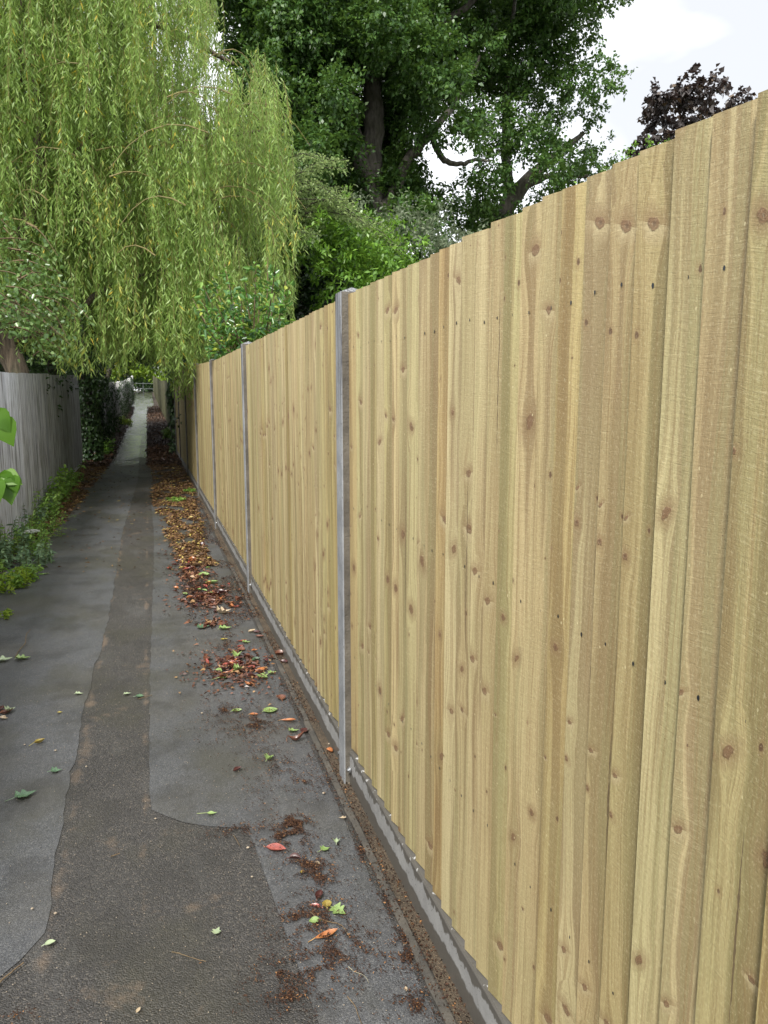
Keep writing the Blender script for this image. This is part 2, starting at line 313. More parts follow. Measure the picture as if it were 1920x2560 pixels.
def concrete(name, c0, c1, rough_agg=0., streak=0., wet=0., chips=0.):
    m, nt, b, o = mat(name); g = G(nt); p = g.geo(); s = g.sep(p)
    n1 = g.noise(p, 9, 5, .6); n2 = g.noise(p, 220, 3, .7); c = g.mix(g.rng(n1, .35, .65), c0, c1)
    c = g.mix(g.rng(n2, .5, .75, 0, .35), c, (.16, .15, .14)); n3 = g.noise(p, 75, 4, .7)
    c = g.mix(g.rng(n3, .55, .75, 0, .45 if rough_agg else .2), c, (.09, .08, .07))
    pv = g.vor(p, 95); pore = g.m('MULTIPLY', g.m('LESS_THAN', pv.outputs['Distance'], .18), g.m('GREATER_THAN', g.sep(pv.outputs['Color'])[0], .8))
    c = g.mix(g.m('MULTIPLY', pore, .8), c, (.05, .05, .05)); h = g.m('SUBTRACT', g.m('ADD', g.m('MULTIPLY', n2, .3), g.m('MULTIPLY', n3, rough_agg)), pore)
    rough = .75
    if streak:
        sn = g.noise(g.scale(p, 150, 150, 2.2), 1., 4, .7); up_ = g.rng(g.m('ADD', s[2], g.m('MULTIPLY', g.m('SUBTRACT', g.noise(g.scale(p, 60, 60, 1), 1., 2), .5), .9)), 1.45, 1.75)
        c = g.mix(g.m('MULTIPLY', g.rng(sn, .48, .54), g.m('MULTIPLY', up_, streak)), c, (.045, .045, .05))
    if wet:
        wn = g.noise(g.comb(g.m('MULTIPLY', s[1], 22), g.m('MULTIPLY', s[2], 3.5)), 1., 4, .65); wl = g.noise(g.comb(g.m('MULTIPLY', s[1], 3.2), 0., 0.), 1., 2)
        low = g.m('SUBTRACT', g.m('ADD', .045, g.m('MULTIPLY', wl, .05)), s[2]); low = g.rng(g.m('ADD', low, g.m('MULTIPLY', g.m('SUBTRACT', wn, .5), .05)), -.002, .004)
        hi = g.rng(g.m('ADD', g.m('SUBTRACT', s[2], .175), g.m('MULTIPLY', wn, .105)), .0, .004)
        wm = g.m('MAXIMUM', low, hi); c = g.mix(g.m('MULTIPLY', wm, wet), c, (.075, .068, .055)); rough = g.rng(wm, 0, 1, .8, .45)
    if chips:
        cn = g.noise(g.scale(p, 1, 1, 1), 26, 3, .6); c = g.mix(g.m('MULTIPLY', g.rng(cn, .61, .65), g.rng(s[2], .142, .150)), c, (.50, .50, .49))
    nt.links.new(c, b.inputs['Base Color'])
    if isinstance(rough, float): b.inputs['Roughness'].default_value = rough
    else: nt.links.new(rough, b.inputs['Roughness'])
    nt.links.new(g.bump(h, .8, .004 if rough_agg else .0015), b.inputs['Normal']); return m
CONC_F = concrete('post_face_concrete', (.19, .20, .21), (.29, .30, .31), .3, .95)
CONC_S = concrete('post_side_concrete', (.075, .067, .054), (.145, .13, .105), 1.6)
CONC_G = concrete('gravel_board_concrete', (.22, .22, .215), (.31, .31, .30), 0, 0, .85, 1)
CONC_OLD = concrete('old_concrete', (.48, .48, .47), (.62, .62, .60), .3)

def asphalt(name, smooth=False):
    m, nt, b, o = mat(name); g = G(nt); p = g.geo(); s = g.sep(p)
    sc = 330 if smooth else 230
    v = g.vor(p, sc); vc = g.sep(v.outputs['Color']); n1 = g.noise(p, 60, 4, .7); n2 = g.noise(p, 1.6, 5, .6); n3 = g.noise(p, 420, 2, .7)
    if smooth: c = g.ramp(vc[0], [(0, (.047, .050, .054)), (.5, (.071, .074, .079)), (.85, (.105, .109, .115)), (.99, (.16, .16, .155))])
    else: c = g.ramp(vc[0], [(0, (.026, .025, .024)), (.5, (.045, .043, .041)), (.86, (.070, .067, .063)), (.99, (.13, .115, .095))])
    c = g.mix(g.rng(n1, .55, .75, 0, .5), c, (.022, .020, .018))
    c = g.mix(g.rng(n2, .48, .66, 0, .38 if smooth else .25), c, (.075, .067, .048) if smooth else (.030, .028, .026))
    # olive algae film and pale dusty blooms
    n4 = g.noise(g.scale(p, 1.2, .8, 1), 1.1, 4, .6); c = g.mix(g.rng(n4, .48, .60, 0, .55), c, (.046, .044, .028)); n6 = g.noise(g.scale(p, 1.5, .5, 1), 2.3, 5, .65); c = g.mix(g.rng(n6, .56, .70, 0, .5), c, (.11, .11, .105)); n7 = g.noise(p, 3.1, 6, .7); c = g.mix(g.rng(n7, .50, .62, 0, .42), c, (.024, .023, .021))
    if not smooth:
        # fine sand caught along the joints and in low spots
        nn = g.noise(p, 7, 5, .7)
        dl = g.m('ABSOLUTE', g.m('SUBTRACT', s[0], g.m('ADD', -.355, g.m('MULTIPLY', g.m('SUBTRACT', g.noise(g.comb(0., g.m('MULTIPLY', s[1], 1.3)), 1., 2), .5), .06))))
        dr = g.m('ABSOLUTE', g.m('SUBTRACT', s[0], -.085)); jn = g.m('MULTIPLY', g.m('MAXIMUM', g.rng(dl, .07, .0), g.m('MULTIPLY', g.rng(dr, .045, .0), .85)), g.rng(g.noise(p, 2.6, 3, .6), .40, .62, .35, 1.))
        sd_ = g.rng(g.m('ADD', g.m('MULTIPLY', jn, .42), g.m('MULTIPLY', nn, .75)), .60, .78, 0, .8)
        sd_ = g.m('MULTIPLY', sd_, g.rng(jn, .0, .25))
        n5 = g.noise(p, 3.4, 5, .72); sd_ = g.m('MAXIMUM', sd_, g.rng(n5, .60, .72, 0, .75))
        sd_ = g.m('MULTIPLY', sd_, g.rng(n3, .35, .55, .35, 1.))
        c = g.mix(g.m('MULTIPLY', sd_, .8), c, (.20, .145, .098))
    nt.links.new(c, b.inputs['Base Color'])
    # wetness: damper in the shade under the trees and in shallow dips
    wet = g.noise(g.scale(p, 1.3, .7, 1), 1.4, 4, .55); wet = g.rng(wet, .35, .65); far = g.rng(s[1], 14, 22)
    ro = g.m('SUBTRACT', .60 if smooth else .66, g.m('MULTIPLY', wet, .18)); ro = g.m('SUBTRACT', ro, g.m('MULTIPLY', far, .40)); nt.links.new(ro, b.inputs['Roughness'])
    b.inputs['Specular IOR Level'].default_value = .55
    h = g.m('ADD', g.m('MULTIPLY', g.m('SUBTRACT', 1., v.outputs['Distance']), .8), g.m('MULTIPLY', n1, .6)); h = g.m('ADD', h, g.m('MULTIPLY', g.m('MULTIPLY', g.noise(g.scale(p, 1.2, 3.4, 1), 2.2, 3), 14.), far))
    fade = g.rng(s[1], 8, 22, .75 if smooth else 1., .22)
    bp = g.n('ShaderNodeBump'); bp.inputs['Distance'].default_value = .0022 if smooth else .0045; nt.links.new(h, bp.inputs['Height']); nt.links.new(fade, bp.inputs['Strength'])
    nt.links.new(bp.outputs[0], b.inputs['Normal']); return m
ASPH = asphalt('coarse_worn_asphalt'); ASPH_S = asphalt('smooth_patch_asphalt', True)

def soil(name, c0, c1, c2, sc=60):
    m, nt, b, o = mat(name); g = G(nt); p = g.geo()
    n1 = g.noise(p, sc, 5, .75); n2 = g.noise(p, 5, 4); v = g.vor(p, sc*4)
    c = g.mix(g.rng(n1, .38, .62), c0, c1); c = g.mix(g.rng(n2, .45, .65, 0, .6), c, c2)
    c = g.mix(g.m('MULTIPLY', g.m('GREATER_THAN', g.sep(v.outputs['Color'])[0], .9), .7), c, (.28, .21, .13))
    nt.links.new(c, b.inputs['Base Color']); b.inputs['Roughness'].default_value = .9
    nt.links.new(g.bump(g.m('ADD', n1, v.outputs['Distance']), .9, .008), b.inputs['Normal']); return m
SOIL = soil('dark_soil', (.022, .015, .011), (.045, .031, .021), (.02, .018, .011), 40)
SAND = soil('gritty_sand', (.085, .062, .040), (.16, .12, .078), (.05, .04, .028), 90)
GROUND = soil('garden_ground', (.035, .030, .016), (.06, .07, .025), (.04, .05, .02), 6)

def plain(name, c, rough=.5, metal=0., c2=None, sc=40):
    m, nt, b, o = mat(name); g = G(nt); n = g.noise(g.geo(), sc, 4, .6)
    nt.links.new(g.mix(g.rng(n, .35, .65), c, c2 or tuple(q*.7 for q in c)), b.inputs['Base Color'])
    b.inputs['Roughness'].default_value = rough; b.inputs['Metallic'].default_value = metal
    nt.links.new(g.bump(n, .3, .002), b.inputs['Normal']); return m
NAIL = plain('dark_steel', (.045, .055, .065), .4, .6); GALV = plain('galvanised_steel', (.6, .62, .64), .3, .9)
GATE = plain('grey_green_metal', (.10, .12, .11), .5, .3)
KERB = concrete('edging_concrete', (.045, .042, .036), (.095, .085, .068), .9)
BARK_W = bark_mat('willow_bark', (.030, .022, .016), (.15, .115, .08), 22, .14, 1.)
BARK_O = bark_mat('oak_bark', (.045, .040, .032), (.13, .12, .10), 10, .3)
BARK_D = bark_mat('dark_bark', (.02, .017, .012), (.06, .05, .036), 12, .3)
TWIG = bark_mat('twig_bark', (.10, .065, .035), (.22, .16, .09), 60, .3, .3)
YTWIG = plain('yellow_shoot', (.22, .20, .06), .6, 0, (.16, .12, .05))

L_WILLOW = leaf_mat('willow_leaf', (.145, .24, .054), (.235, .36, .085), (.38, .51, .16), .45, .45, .45, tcol=(.52, .68, .16), extra=(.62, .48, .06))
L_OAK = leaf_mat('oak_leaf', (.028, .070, .016), (.052, .120, .025), (.105, .195, .042), .28, .42, .45, tcol=(.20, .34, .05))
L_BEECH = leaf_mat('purple_leaf', (.030, .024, .022), (.058, .048, .046), (.11, .10, .098), .12, .4, .5, tcol=(.12, .05, .04), extra=(.13, .09, .05))
L_LAUREL = leaf_mat('hedge_leaf', (.075, .17, .020), (.13, .28, .034), (.22, .40, .06), .32, .35, .5, tcol=(.32, .5, .06))
L_HAW = leaf_mat('hawthorn_leaf', (.12, .19, .06), (.19, .27, .09), (.29, .37, .14), .3, .5, .35)
L_GREYG = leaf_mat('grey_green_leaf', (.09, .13, .07), (.14, .18, .10), (.20, .24, .15), .25, .5, .4)
L_PEAR = leaf_mat('pear_leaf', (.040, .115, .034), (.075, .185, .048), (.18, .36, .06), .3, .25, .6, tcol=(.3, .5, .06), extra=(.36, .42, .06))
L_POPLAR = leaf_mat('poplar_leaf', (.065, .135, .035), (.11, .20, .055), (.20, .31, .10), .3, .28, .6, tcol=(.28, .42, .08))
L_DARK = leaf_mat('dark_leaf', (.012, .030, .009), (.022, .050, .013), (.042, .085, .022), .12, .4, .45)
L_IVY = leaf_mat('ivy_leaf', (.016, .040, .011), (.030, .070, .018), (.065, .125, .035), .15, .35, .5)
L_LIME = leaf_mat('bright_leaf', (.12, .22, .02), (.22, .36, .04), (.34, .46, .06), .45, .4, .4, tcol=(.6, .75, .08))
L_WEED = leaf_mat('weed_leaf', (.10, .20, .036), (.17, .31, .058), (.29, .45, .09), .3, .45, .4)
L_WEEDB = leaf_mat('bluish_weed_leaf', (.075, .135, .07), (.12, .20, .10), (.19, .29, .14), .25, .45, .4)
L_LIT = leaf_mat('brown_litter', (.058, .034, .020), (.145, .080, .040), (.29, .17, .075), .1, .5, .4, extra=(.45, .36, .10))
L_RED = leaf_mat('red_litter', (.042, .022, .016), (.11, .046, .030), (.23, .10, .056), .1, .32, .6, extra=(.36, .22, .10))
L_MULCH = leaf_mat('dark_mulch', (.018, .009, .006), (.040, .018, .010), (.085, .038, .018), 0, .7, .3, extra=(.26, .13, .05))

# ------------------------------------------------------------------ ground, path and its joints
def fx(y): return np.interp(y, [-10, 6.2, 9.3, 12.3, 15.5, 17.6, 20.6], [.745, .745, .735, .72, .70, .68, .66])   # fence line
def sheet(name, rows, m, dz, nx=6, kind='structure', wob=0.):
    """rows: (y, x0, x1) -> strip of quads that follows the ground"""
    ys = np.array([r[0] for r in rows]); V = []
    for y, x0, x1 in rows:
        for i in range(nx+1): V.append((x0+(x1-x0)*i/nx, y, float(gz(y))+dz))
    V = np.array(V); k = nx+1
    F = np.array([(j*k+i, j*k+i+1, (j+1)*k+i+1, (j+1)*k+i) for j in range(len(rows)-1) for i in range(nx)])
    o = build(name, V, F, m); tag(o, kind=kind); return o
gy = [-60, -20, -8, 0, 8, 20, 35, 52, 75, 95, 130, 220, 400]
sheet('ground', [(y, -400, 400) for y in gy], GROUND, -.02, 8)
def ylist(a, b, st):
    return sorted(set(list(np.arange(a, b, st))+[b]+[k for k in GY if a < k < b]))
sheet('path', [(y, -1.42, .78) for y in ylist(-6, 96, .8)], ASPH, .0, 6)
SL_Y = [2.24, 2.37, 2.87, 3.54, 4.6, 5.2, 6.64, 9.4, 11.4, 15.1, 22, 30]; SL_X = [-.374, -.368, -.383, -.384, -.380, -.352, -.345, -.36, -.32, -.26, -.30, -.3]
rows = [(1.2, -1.42, -.9), (2.0, -1.42, -.60), (2.1, -1.42, -.50), (2.2, -1.42, -.42)]
for y in np.arange(2.3, 30, .07): rows.append((float(y), -1.42, float(np.interp(y, SL_Y, SL_X))+.004*math.sin(y*9)+random.uniform(-.007, .007)))
sheet('path_patch', rows, ASPH_S, .0028, 5)
rows = [(-5, .40, .64), (1.4, .37, .64), (2.3, .31, .64), (2.62, .29, .64), (2.70, .26, .64), (2.75, .14, .64), (2.80, .06, .64), (2.86, 0, .64), (2.93, -.058, .64)]
for y in np.arange(3.0, 11.6, .07):
    rows.append((float(y), float(np.interp(y, [2.9, 3.4, 4.4, 5.5, 7.7, 9.6, 11.6], [-.06, -.069, -.062, -.047, -.019, -.012, -.03]))+random.uniform(-.005, .005), .64))
sheet('path_patch', rows, ASPH_S, .0028, 5)
# leaf-mould verges either side of the far path
rv = random.Random(4)
def edge(y, seed, a): return a*mnoise.noise((y*.9, seed, 0))+a*.6*mnoise.noise((y*3.1, seed, 3))
ys = ylist(17.6, 95, .35)
sheet('verge', [(y, np.interp(y, [17.6, 19.5, 30, 52, 64, 95], [.25, -.10, -.12, -.15, .38, .42])+edge(y, 2, .11), 1.1) for y in ys], SOIL, .012, 5)
sheet('verge', [(y, -1.9, np.interp(y, [17.6, 19.5, 30, 52, 64, 95], [-1.0, -.92, -1.0, -1.05, -1.3, -1.45])+edge(y, 7, .10)) for y in ys], SOIL, .012, 5)
ys = ylist(-4, 17.6, .2)
sheet('verge', [(y, -2.3, np.interp(y, [-4, 6, 8, 9.5, 12, 17.6], [-1.30, -1.30, -1.28, -1.2, -1.16, -1.02])+edge(y, 11, .06)) for y in ys], SOIL, .010, 4)
# gritty strip at the foot of the new fence and the half-buried edging beside the asphalt
sheet('verge', [(y, .664+edge(y, 21, .012), fx(y)+.03) for y in ylist(-4, 17.6, .1)], SAND, .0085, 2)
kb = MB(); y = -4.0; xx = .672
while y < 6.6:
    y1 = y+.905
    if y < 3.55 < y1: y1 = 3.55
    if y < 2.92 < y1: y1 = 2.92
    a0 = random.uniform(-.004, .004); n = 8; P0 = []
    for i in range(n+1):
        yy = y+(y1-.008-y)*i/n; j = random.uniform(-.0025, .0025)
        P0.append([(xx-.016+j, yy, -.05), (xx-.015+j, yy, .011+j*.5), (xx-.010+j, yy, .016+j), (xx+.008, yy, .015+j), (xx+.018, yy, .007)])
    V = [p for r_ in P0 for p in r_]; F = [(i*5+k, i*5+k+1, (i+1)*5+k+1, (i+1)*5+k) for i in range(n) for k in range(4)]+[(0, 4, 3, 2, 1), tuple(n*5+k for k in range(5))]
    kb.add([(v[0]+a0, v[1], v[2]) for v in V], F); y = y1
tag(kb.build('kerb', [KERB], attr=False), kind='structure')

# ------------------------------------------------------------------ board fences
def board_panel(name, bounds, xf, zb, zt, mats, parent, side=1, t_out=.0125, t_in=.0105, nails=(), overlap=.016, K=7, groups=True, jit=.0015, cracks=.12, nailr=.0036, capz=None):
    """feather-edged boards lapped left over right; bounds = board joints along Y (ascending). side=+1: fence faces -X, -1: faces +X"""
    V = []; F = []; UV = []; BR = []; CK = []; LU = []; MI = []
    gofs = random.uniform(0, 50); gleft = random.randint(2, 5); vofs = random.uniform(0, 40)
    nb = len(bounds)-1
    for bi in range(nb-1, -1, -1):
        a, b = bounds[bi], bounds[bi+1]
        if gleft == 0: gofs = random.uniform(0, 50); vofs = random.uniform(0, 40); gleft = random.randint(2, 6)
        gleft -= 1
        br = (random.random(), random.random(), random.random()); js = random.uniform(-jit, jit); jz = random.uniform(-.004, .002); jt = random.uniform(-.0035, .0035); ve = vofs+random.uniform(-.045, .045)
        if random.random() < .42: ve += random.uniform(0, 9)
        zm = lambda yy: float(zb(yy)) if callable(zb) else zb
        zx = lambda yy: float(zt(yy)) if callable(zt) else zt
        cu = -99.; c0 = c1 = 0.
        if random.random() < cracks:
            cu = gofs+random.uniform(.35, .95)*(b-a); c0 = ve+random.uniform(.0, 1.3); c1 = c0+random.uniform(.2, .6)
        base = len(V); ph = random.uniform(0, 9)
        for k in range(K+1):
            t = k/K; wy = .0022*mnoise.noise((ph, t*3, bi)) ; wx = .0018*mnoise.noise((ph+5, t*2.5, bi))
            ya, yb = a-overlap, b+wy
            xa, xb = xf(a), xf(b)
            za = zm(a)+(zx(a)-zm(a))*t+jz*(1-t)+jt*t; zb_ = zm(b)+(zx(b)-zm(b))*t+jz*(1-t)+jt*t
            pts = [(xb-side*(.0135-js-wx), yb, zb_), (xa+side*(.0055+js*.4+wx), ya, za), (xa+side*(.0085+js*.4+wx), ya, za), (xb+side*(t_out-.010+js+wx), yb, zb_)]
            V += pts
            for q, (px, py, pz) in enumerate(pts):
                UV.append((gofs+(b-py)+(.004 if q in (2, 3) else 0), ve+pz-zm(b))); LU.append(min(1, max(0, (b-py)/(b-a))))
                BR.append(br); CK.append((cu, c0, c1))
        for k in range(K):
            o = base+k*4
            for q in range(4): F.append((o+q, o+(q+1) % 4, o+4+(q+1) % 4, o+4+q)); MI.append(0)
        F.append((base+3, base+2, base+1, base)); F.append(tuple(base+K*4+q for q in range(4))); MI += [0, 0]
        for zn in nails:
            yn = b-(b-a)*.42+random.uniform(-.006, .006); z = zn+random.uniform(-.008, .008)+(zm(yn)-.16 if callable(zb) else 0); fr = (b-yn)/(b-a+overlap)
            xn = xf(yn)-side*(.0135-.019*fr)-side*.0012; o = len(V); r_ = nailr*random.uniform(.7, 1.15)
            for q in range(7):
                an = q*2*math.pi/7; V.append((xn, yn+r_*math.cos(an)*.8, z+r_*math.sin(an)*random.uniform(1, 1.35))); UV.append((0, 0)); BR.append((0, 0, 0)); CK.append((-99, 0, 0)); LU.append(.5)
            F.append(tuple(range(o, o+7)) if side < 0 else tuple(range(o+6, o-1, -1))); MI.append(1)
    return build(name, V, F, mats, parent, attrs={'brd': BR, 'crk': CK, 'lu': LU}, uv=UV, mi=MI)

PY = [-3.35, -.24, 2.895, 6.11, 9.25, 12.35, 15.45, 18.4, 20.5]      # near faces of the concrete posts
NF = empty('board_fence', (.745, 3., 0), 'new pale timber feather-edge fence between grey concrete posts, along the right of the path', 'fence')
NF['_org'] = [.745, 3., 0.]
def ztop(y): return np.interp(y, [-5, 9, 12.3, 15.5, 20.6], [1.963, 1.968, 2.03, 2.09, 2.17])
def zbot(y): return .162 if y > -99 else 0
p1b = [.836, .915, .993, 1.077, 1.151, 1.228, 1.308, 1.383, 1.468, 1.540, 1.616, 1.690, 1.780, 1.860, 1.936, 2.003, 2.091, 2.185, 2.264, 2.335, 2.424, 2.513, 2.582, 2.683, 2.775, 2.893]
p2b = [3.04, 3.119, 3.229, 3.302, 3.395, 3.483, 3.557, 3.632, 3.740, 3.811, 3.882, 3.964, 4.041, 4.14, 4.225, 4.311, 4.39, 4.461, 4.56, 4.670, 4.77, 4.874, 4.95, 5.030, 5.105, 5.182, 5.27, 5.35, 5.432, 5.52, 5.602, 5.69, 5.78, 5.878, 5.97, 6.04, 6.108]
def fillb(a, b, first=()):
    o = [a]
    while o[-1] < b-.115: o.append(o[-1]+random.uniform(.074, .098))
    o.append(b); return o
for i, yp in enumerate(PY):
    yc = yp+.047; x0 = float(fx(yc))-.041; zt_ = float(ztop(yc))+.012; q = MB()
    hw = .047; dep = .11
    for n_, mi_ in ((0, 0),):
        # shaft with rounded corners, front face smooth, sides rough
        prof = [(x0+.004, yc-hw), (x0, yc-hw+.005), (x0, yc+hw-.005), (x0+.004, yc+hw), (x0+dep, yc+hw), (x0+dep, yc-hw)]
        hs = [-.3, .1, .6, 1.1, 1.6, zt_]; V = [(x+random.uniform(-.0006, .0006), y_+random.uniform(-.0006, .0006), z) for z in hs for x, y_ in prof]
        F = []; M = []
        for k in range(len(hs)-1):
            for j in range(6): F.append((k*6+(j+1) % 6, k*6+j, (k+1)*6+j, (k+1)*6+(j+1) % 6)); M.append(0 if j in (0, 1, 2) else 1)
        bx = x0+dep*.5; V.append((bx, yc, zt_+.022)); b_ = (len(hs)-1)*6
        for j in range(6): F.append((b_+(j+1) % 6, b_+j, len(V)-1)); M.append(0)
        F.append(tuple(range(6))); M.append(1)
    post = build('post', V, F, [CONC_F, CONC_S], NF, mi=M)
    # cleats that bolt the gravel boards to the post
    if -1 < yp < 10:
        for dy in (-.030, .128):
            c = MB(); xb = x0-.0; yy = yp+dy
            c.tube([(x0+.010, yy, .085), (x0+.016, yy, .085)], [.013, .013], 12); c.tube([(x0+.002, yy, .085), (x0+.010, yy, .085)], [.0075, .007], 6)
            c.build('bolt', [GALV], post, attr=False)
for i in range(len(PY)-1):
    a, b = PY[i]+.095, PY[i+1]+.001
    # gravel board
    ya, yb = a-.02, b+.02; n = max(3, int((yb-ya)/.08)); V = []; 
    for k in range(n+1):
        y_ = ya+(yb-ya)*k/n; x = float(fx(y_))-.018; j = random.uniform(-.0008, .0008)
        V += [(x-.001, y_, -.15), (x+j, y_, .145+j), (x+.004+j, y_, .151+j), (x+.040, y_, .151+j), (x+.046, y_, .14), (x+.048, y_, -.15)]
    F = [(k*6+j, (k+1)*6+j, (k+1)*6+j+1, k*6+j+1) for k in range(n) for j in range(5)]+[tuple(range(6)), tuple(n*6+j for j in range(5, -1, -1))]
    build('gravel_board', V, F, CONC_G, NF)
    if i == 1: bounds = fillb(a, .836)+p1b[1:]
    elif i == 2: bounds = [a]+p2b[1:]
    else: bounds = fillb(a, b)
    board_panel('board_panel', bounds, fx, zbot, ztop, [WOOD, NAIL], NF, nails=(.562, 1.168, 1.766) if i > 0 else (), cracks=.22 if i < 3 else .1, K=9 if 0 < i < 4 else 4)
    r_ = MB()
    for z in (.50, 1.13, 1.73):
        for k in range(1): r_.add([(float(fx(a))+.012, a-.02, z), (float(fx(a))+.012, a-.02, z+.075), (float(fx(a))+.06, a-.02, z+.037), (float(fx(b))+.012, b+.02, z), (float(fx(b))+.012, b+.02, z+.075), (float(fx(b))+.06, b+.02, z+.037)], [(0, 1, 2), (5, 4, 3), (0, 3, 4, 1), (1, 4, 5, 2), (2, 5, 3, 0)])
    r_.build('rail', [WOOD_BROWN], NF, attr=False)

# old grey fence on the left
OF = empty('old_board_fence', (-1.5, 10, 0), 'old silver-grey weathered board fence at the left edge behind the weeds', 'fence'); OF['_org'] = [-1.5, 10., 0.]
def lx(y): return -1.5+0*y
def lzt(y): return np.interp(y, [-5, 9.1, 10.3, 13.45, 16.8, 18.7], [1.74, 1.83, 1.843, 1.908, 1.972, 2.014])
seams = [-2.2, 1.0, 4.1, 7.2, 10.33, 13.45, 16.35, 18.75]
for i in range(len(seams)-1):
    a, b = seams[i]+.065, seams[i+1]-.065
    bounds = [a]
    while bounds[-1] < b-.17: bounds.append(bounds[-1]+random.uniform(.125, .15))
    bounds.append(b); st = random.uniform(-.015, .015)
    board_panel('board_panel', bounds, lx, lambda y: .10, lambda y, st=st: float(lzt(y))+st, [WOOD_GREY if i < 4 else WOOD_GREY_SHADE, NAIL], OF, side=-1, nails=(.45, 1.5) , jit=.007, cracks=0, K=3, nailr=.0028)  # panels under the willow take the grey with its shade painted in
    mb = MB(); mb.box(-1.66, -1.575, a-.14, a+.01, -.1, float(lzt(a))-.02); build('post', mb.V, mb.F, WOOD_BROWN, OF)
    mb = MB(); mb.box(-1.54, -1.505, a, b, -.05, .12); build('kick_board', mb.V, mb.F, WOOD_GREY, OF)

# far fences down the alley
FR = empty('brown_board_fence', (.85, 30, 0), 'old greenish-brown board fence on the right of the far dark part of the path', 'fence'); FR['_org'] = [.85, 30., 0.]
def frx(y): return np.interp(y, [20, 32, 80, 96], [.92, .88, .62, .55])
y = 21.3
while y < 92:
    b = min(y+3.0, 92.6); bounds = [y+.04]
    while bounds[-1] < b-.2: bounds.append(bounds[-1]+.15)
    bounds.append(b-.04); st = random.uniform(-.05, .06)
    board_panel('board_panel', bounds, frx, lambda q: float(gz(q))+.06, lambda q, st=st: float(gz(q))+2.02+st, [WOOD_BROWN, NAIL], FR, side=1, cracks=0, K=2, jit=.003)
    mb = MB(); mb.box(float(frx(y))-.02, float(frx(y))+.08, y-.04, y+.04, float(gz(y))-.1, float(gz(y))+2.0); build('post', mb.V, mb.F, WOOD_BROWN, FR)
    y = b
FL = empty('post_and_panel_fence', (-1.6, 30, 0), 'old grey fence with pale concrete posts overgrown by ivy, left of the far dark path', 'fence'); FL['_org'] = [-1.6, 30., 0.]
def flx(y): return np.interp(y, [20, 40, 80, 96], [-1.52, -1.48, -1.55, -1.7])
y = 22.
while y < 93:
    b = min(y+2.6, 94); bounds = [y+.06]
    while bounds[-1] < b-.2: bounds.append(bounds[-1]+.15)
    bounds.append(b-.06); st = random.uniform(-.08, .05)
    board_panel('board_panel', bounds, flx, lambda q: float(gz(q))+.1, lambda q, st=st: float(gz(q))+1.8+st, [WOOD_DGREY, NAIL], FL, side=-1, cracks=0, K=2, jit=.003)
    mb = MB(); x = float(flx(y)); g0 = float(gz(y)); mb.box(x-.07, x+.09, y-.07, y+.07, g0-.1, g0+1.95); mb.add([(x-.07, y-.05, g0+1.95), (x+.05, y-.05, g0+1.95), (x+.05, y+.05, g0+1.95), (x-.07, y+.05, g0+1.95), (x-.01, y, g0+1.99)], [(0, 1, 4), (1, 2, 4), (2, 3, 4), (3, 0, 4)])
    build('post', mb.V, mb.F, CONC_OLD, FL); y = b

# barrier at the far end
g0 = float(gz(94)); bar = empty('barrier_gate', (-.55, 94, g0), 'low metal barrier across the far end of the path', 'gate')
for x in (-1.75, -.55, .62):
    m_ = MB(); m_.tube([(x, 94, g0-.1), (x, 94, g0+1.12)], [.05, .05], 8); m_.tube([(x, 94, g0+1.12), (x, 94, g0+1.15)], [.055, .02], 8); m_.build('post', [GATE], bar, attr=False)
for z in (.45, 1.05):
    m_ = MB(); m_.tube([(-1.75, 93.93, g0+z), (.62, 93.93, g0+z)], [.035, .035], 8); m_.build('rail', [GATE], bar, attr=False)
# road past the end of the path
sheet('road', [(y, -40, 40) for y in (97.5, 103)], ASPH, .03, 4)

# ------------------------------------------------------------------ trees and plants
def foliage(name, parent, m, P, D, Nn, Ln, Wd, kind='kite', fold=.25, curl=.1, rnd=None, label=None):
    n = len(P); rnd = rng.random(n) if rnd is None else rnd
    V, F, A = leaves(P, D, Nn, Ln, Wd, rnd, kind, fold, curl)
    return build(name, V, F, m, parent, attrs={'rnd': A}, smooth=False)
def sprays(centers, radii, per, k, leaf, spread=.16, squash=(1, 1, .8), shell=.45, droop=.25):
    """leaf positions for a crown: clumps > sprays > leaves. Returns P, D, N, L"""
    Ps = []; Ds = []; Ns = []
    for c, r in zip(centers, radii):
        n = max(3, int(per*r*r)); n = n; u = rand_dirs(n); rad = r*(shell+(1-shell)*rng.random(n)**.6)*(1+.22*rng.normal(size=n))
        sc = c+u*rad[:, None]*np.array(squash); out_ = nrm(u+rng.normal(0, .45, (n, 3))+[0, 0, -.05])
        t = rng.random((n, k)); ln = spread*(1.2+rng.random((n, 1)))
        p = sc[:, None, :]+out_[:, None, :]*(t*ln)[..., None]*1.5+rng.normal(0, spread*.42, (n, k, 3))
        d = nrm(out_[:, None, :]*.8+rng.normal(0, .75, (n, k, 3))-np.array([0, 0, droop])); nn = nrm(rng.normal(0, .55, (n, k, 3))+np.array([0, 0, 1.])+u[:, None, :]*.5)
        Ps.append(p.reshape(-1, 3)); Ds.append(d.reshape(-1, 3)); Ns.append(nn.reshape(-1, 3))
    P = np.concatenate(Ps); n = len(P)
    return P, np.concatenate(Ds), np.concatenate(Ns), leaf*(.7+.6*rng.random(n))

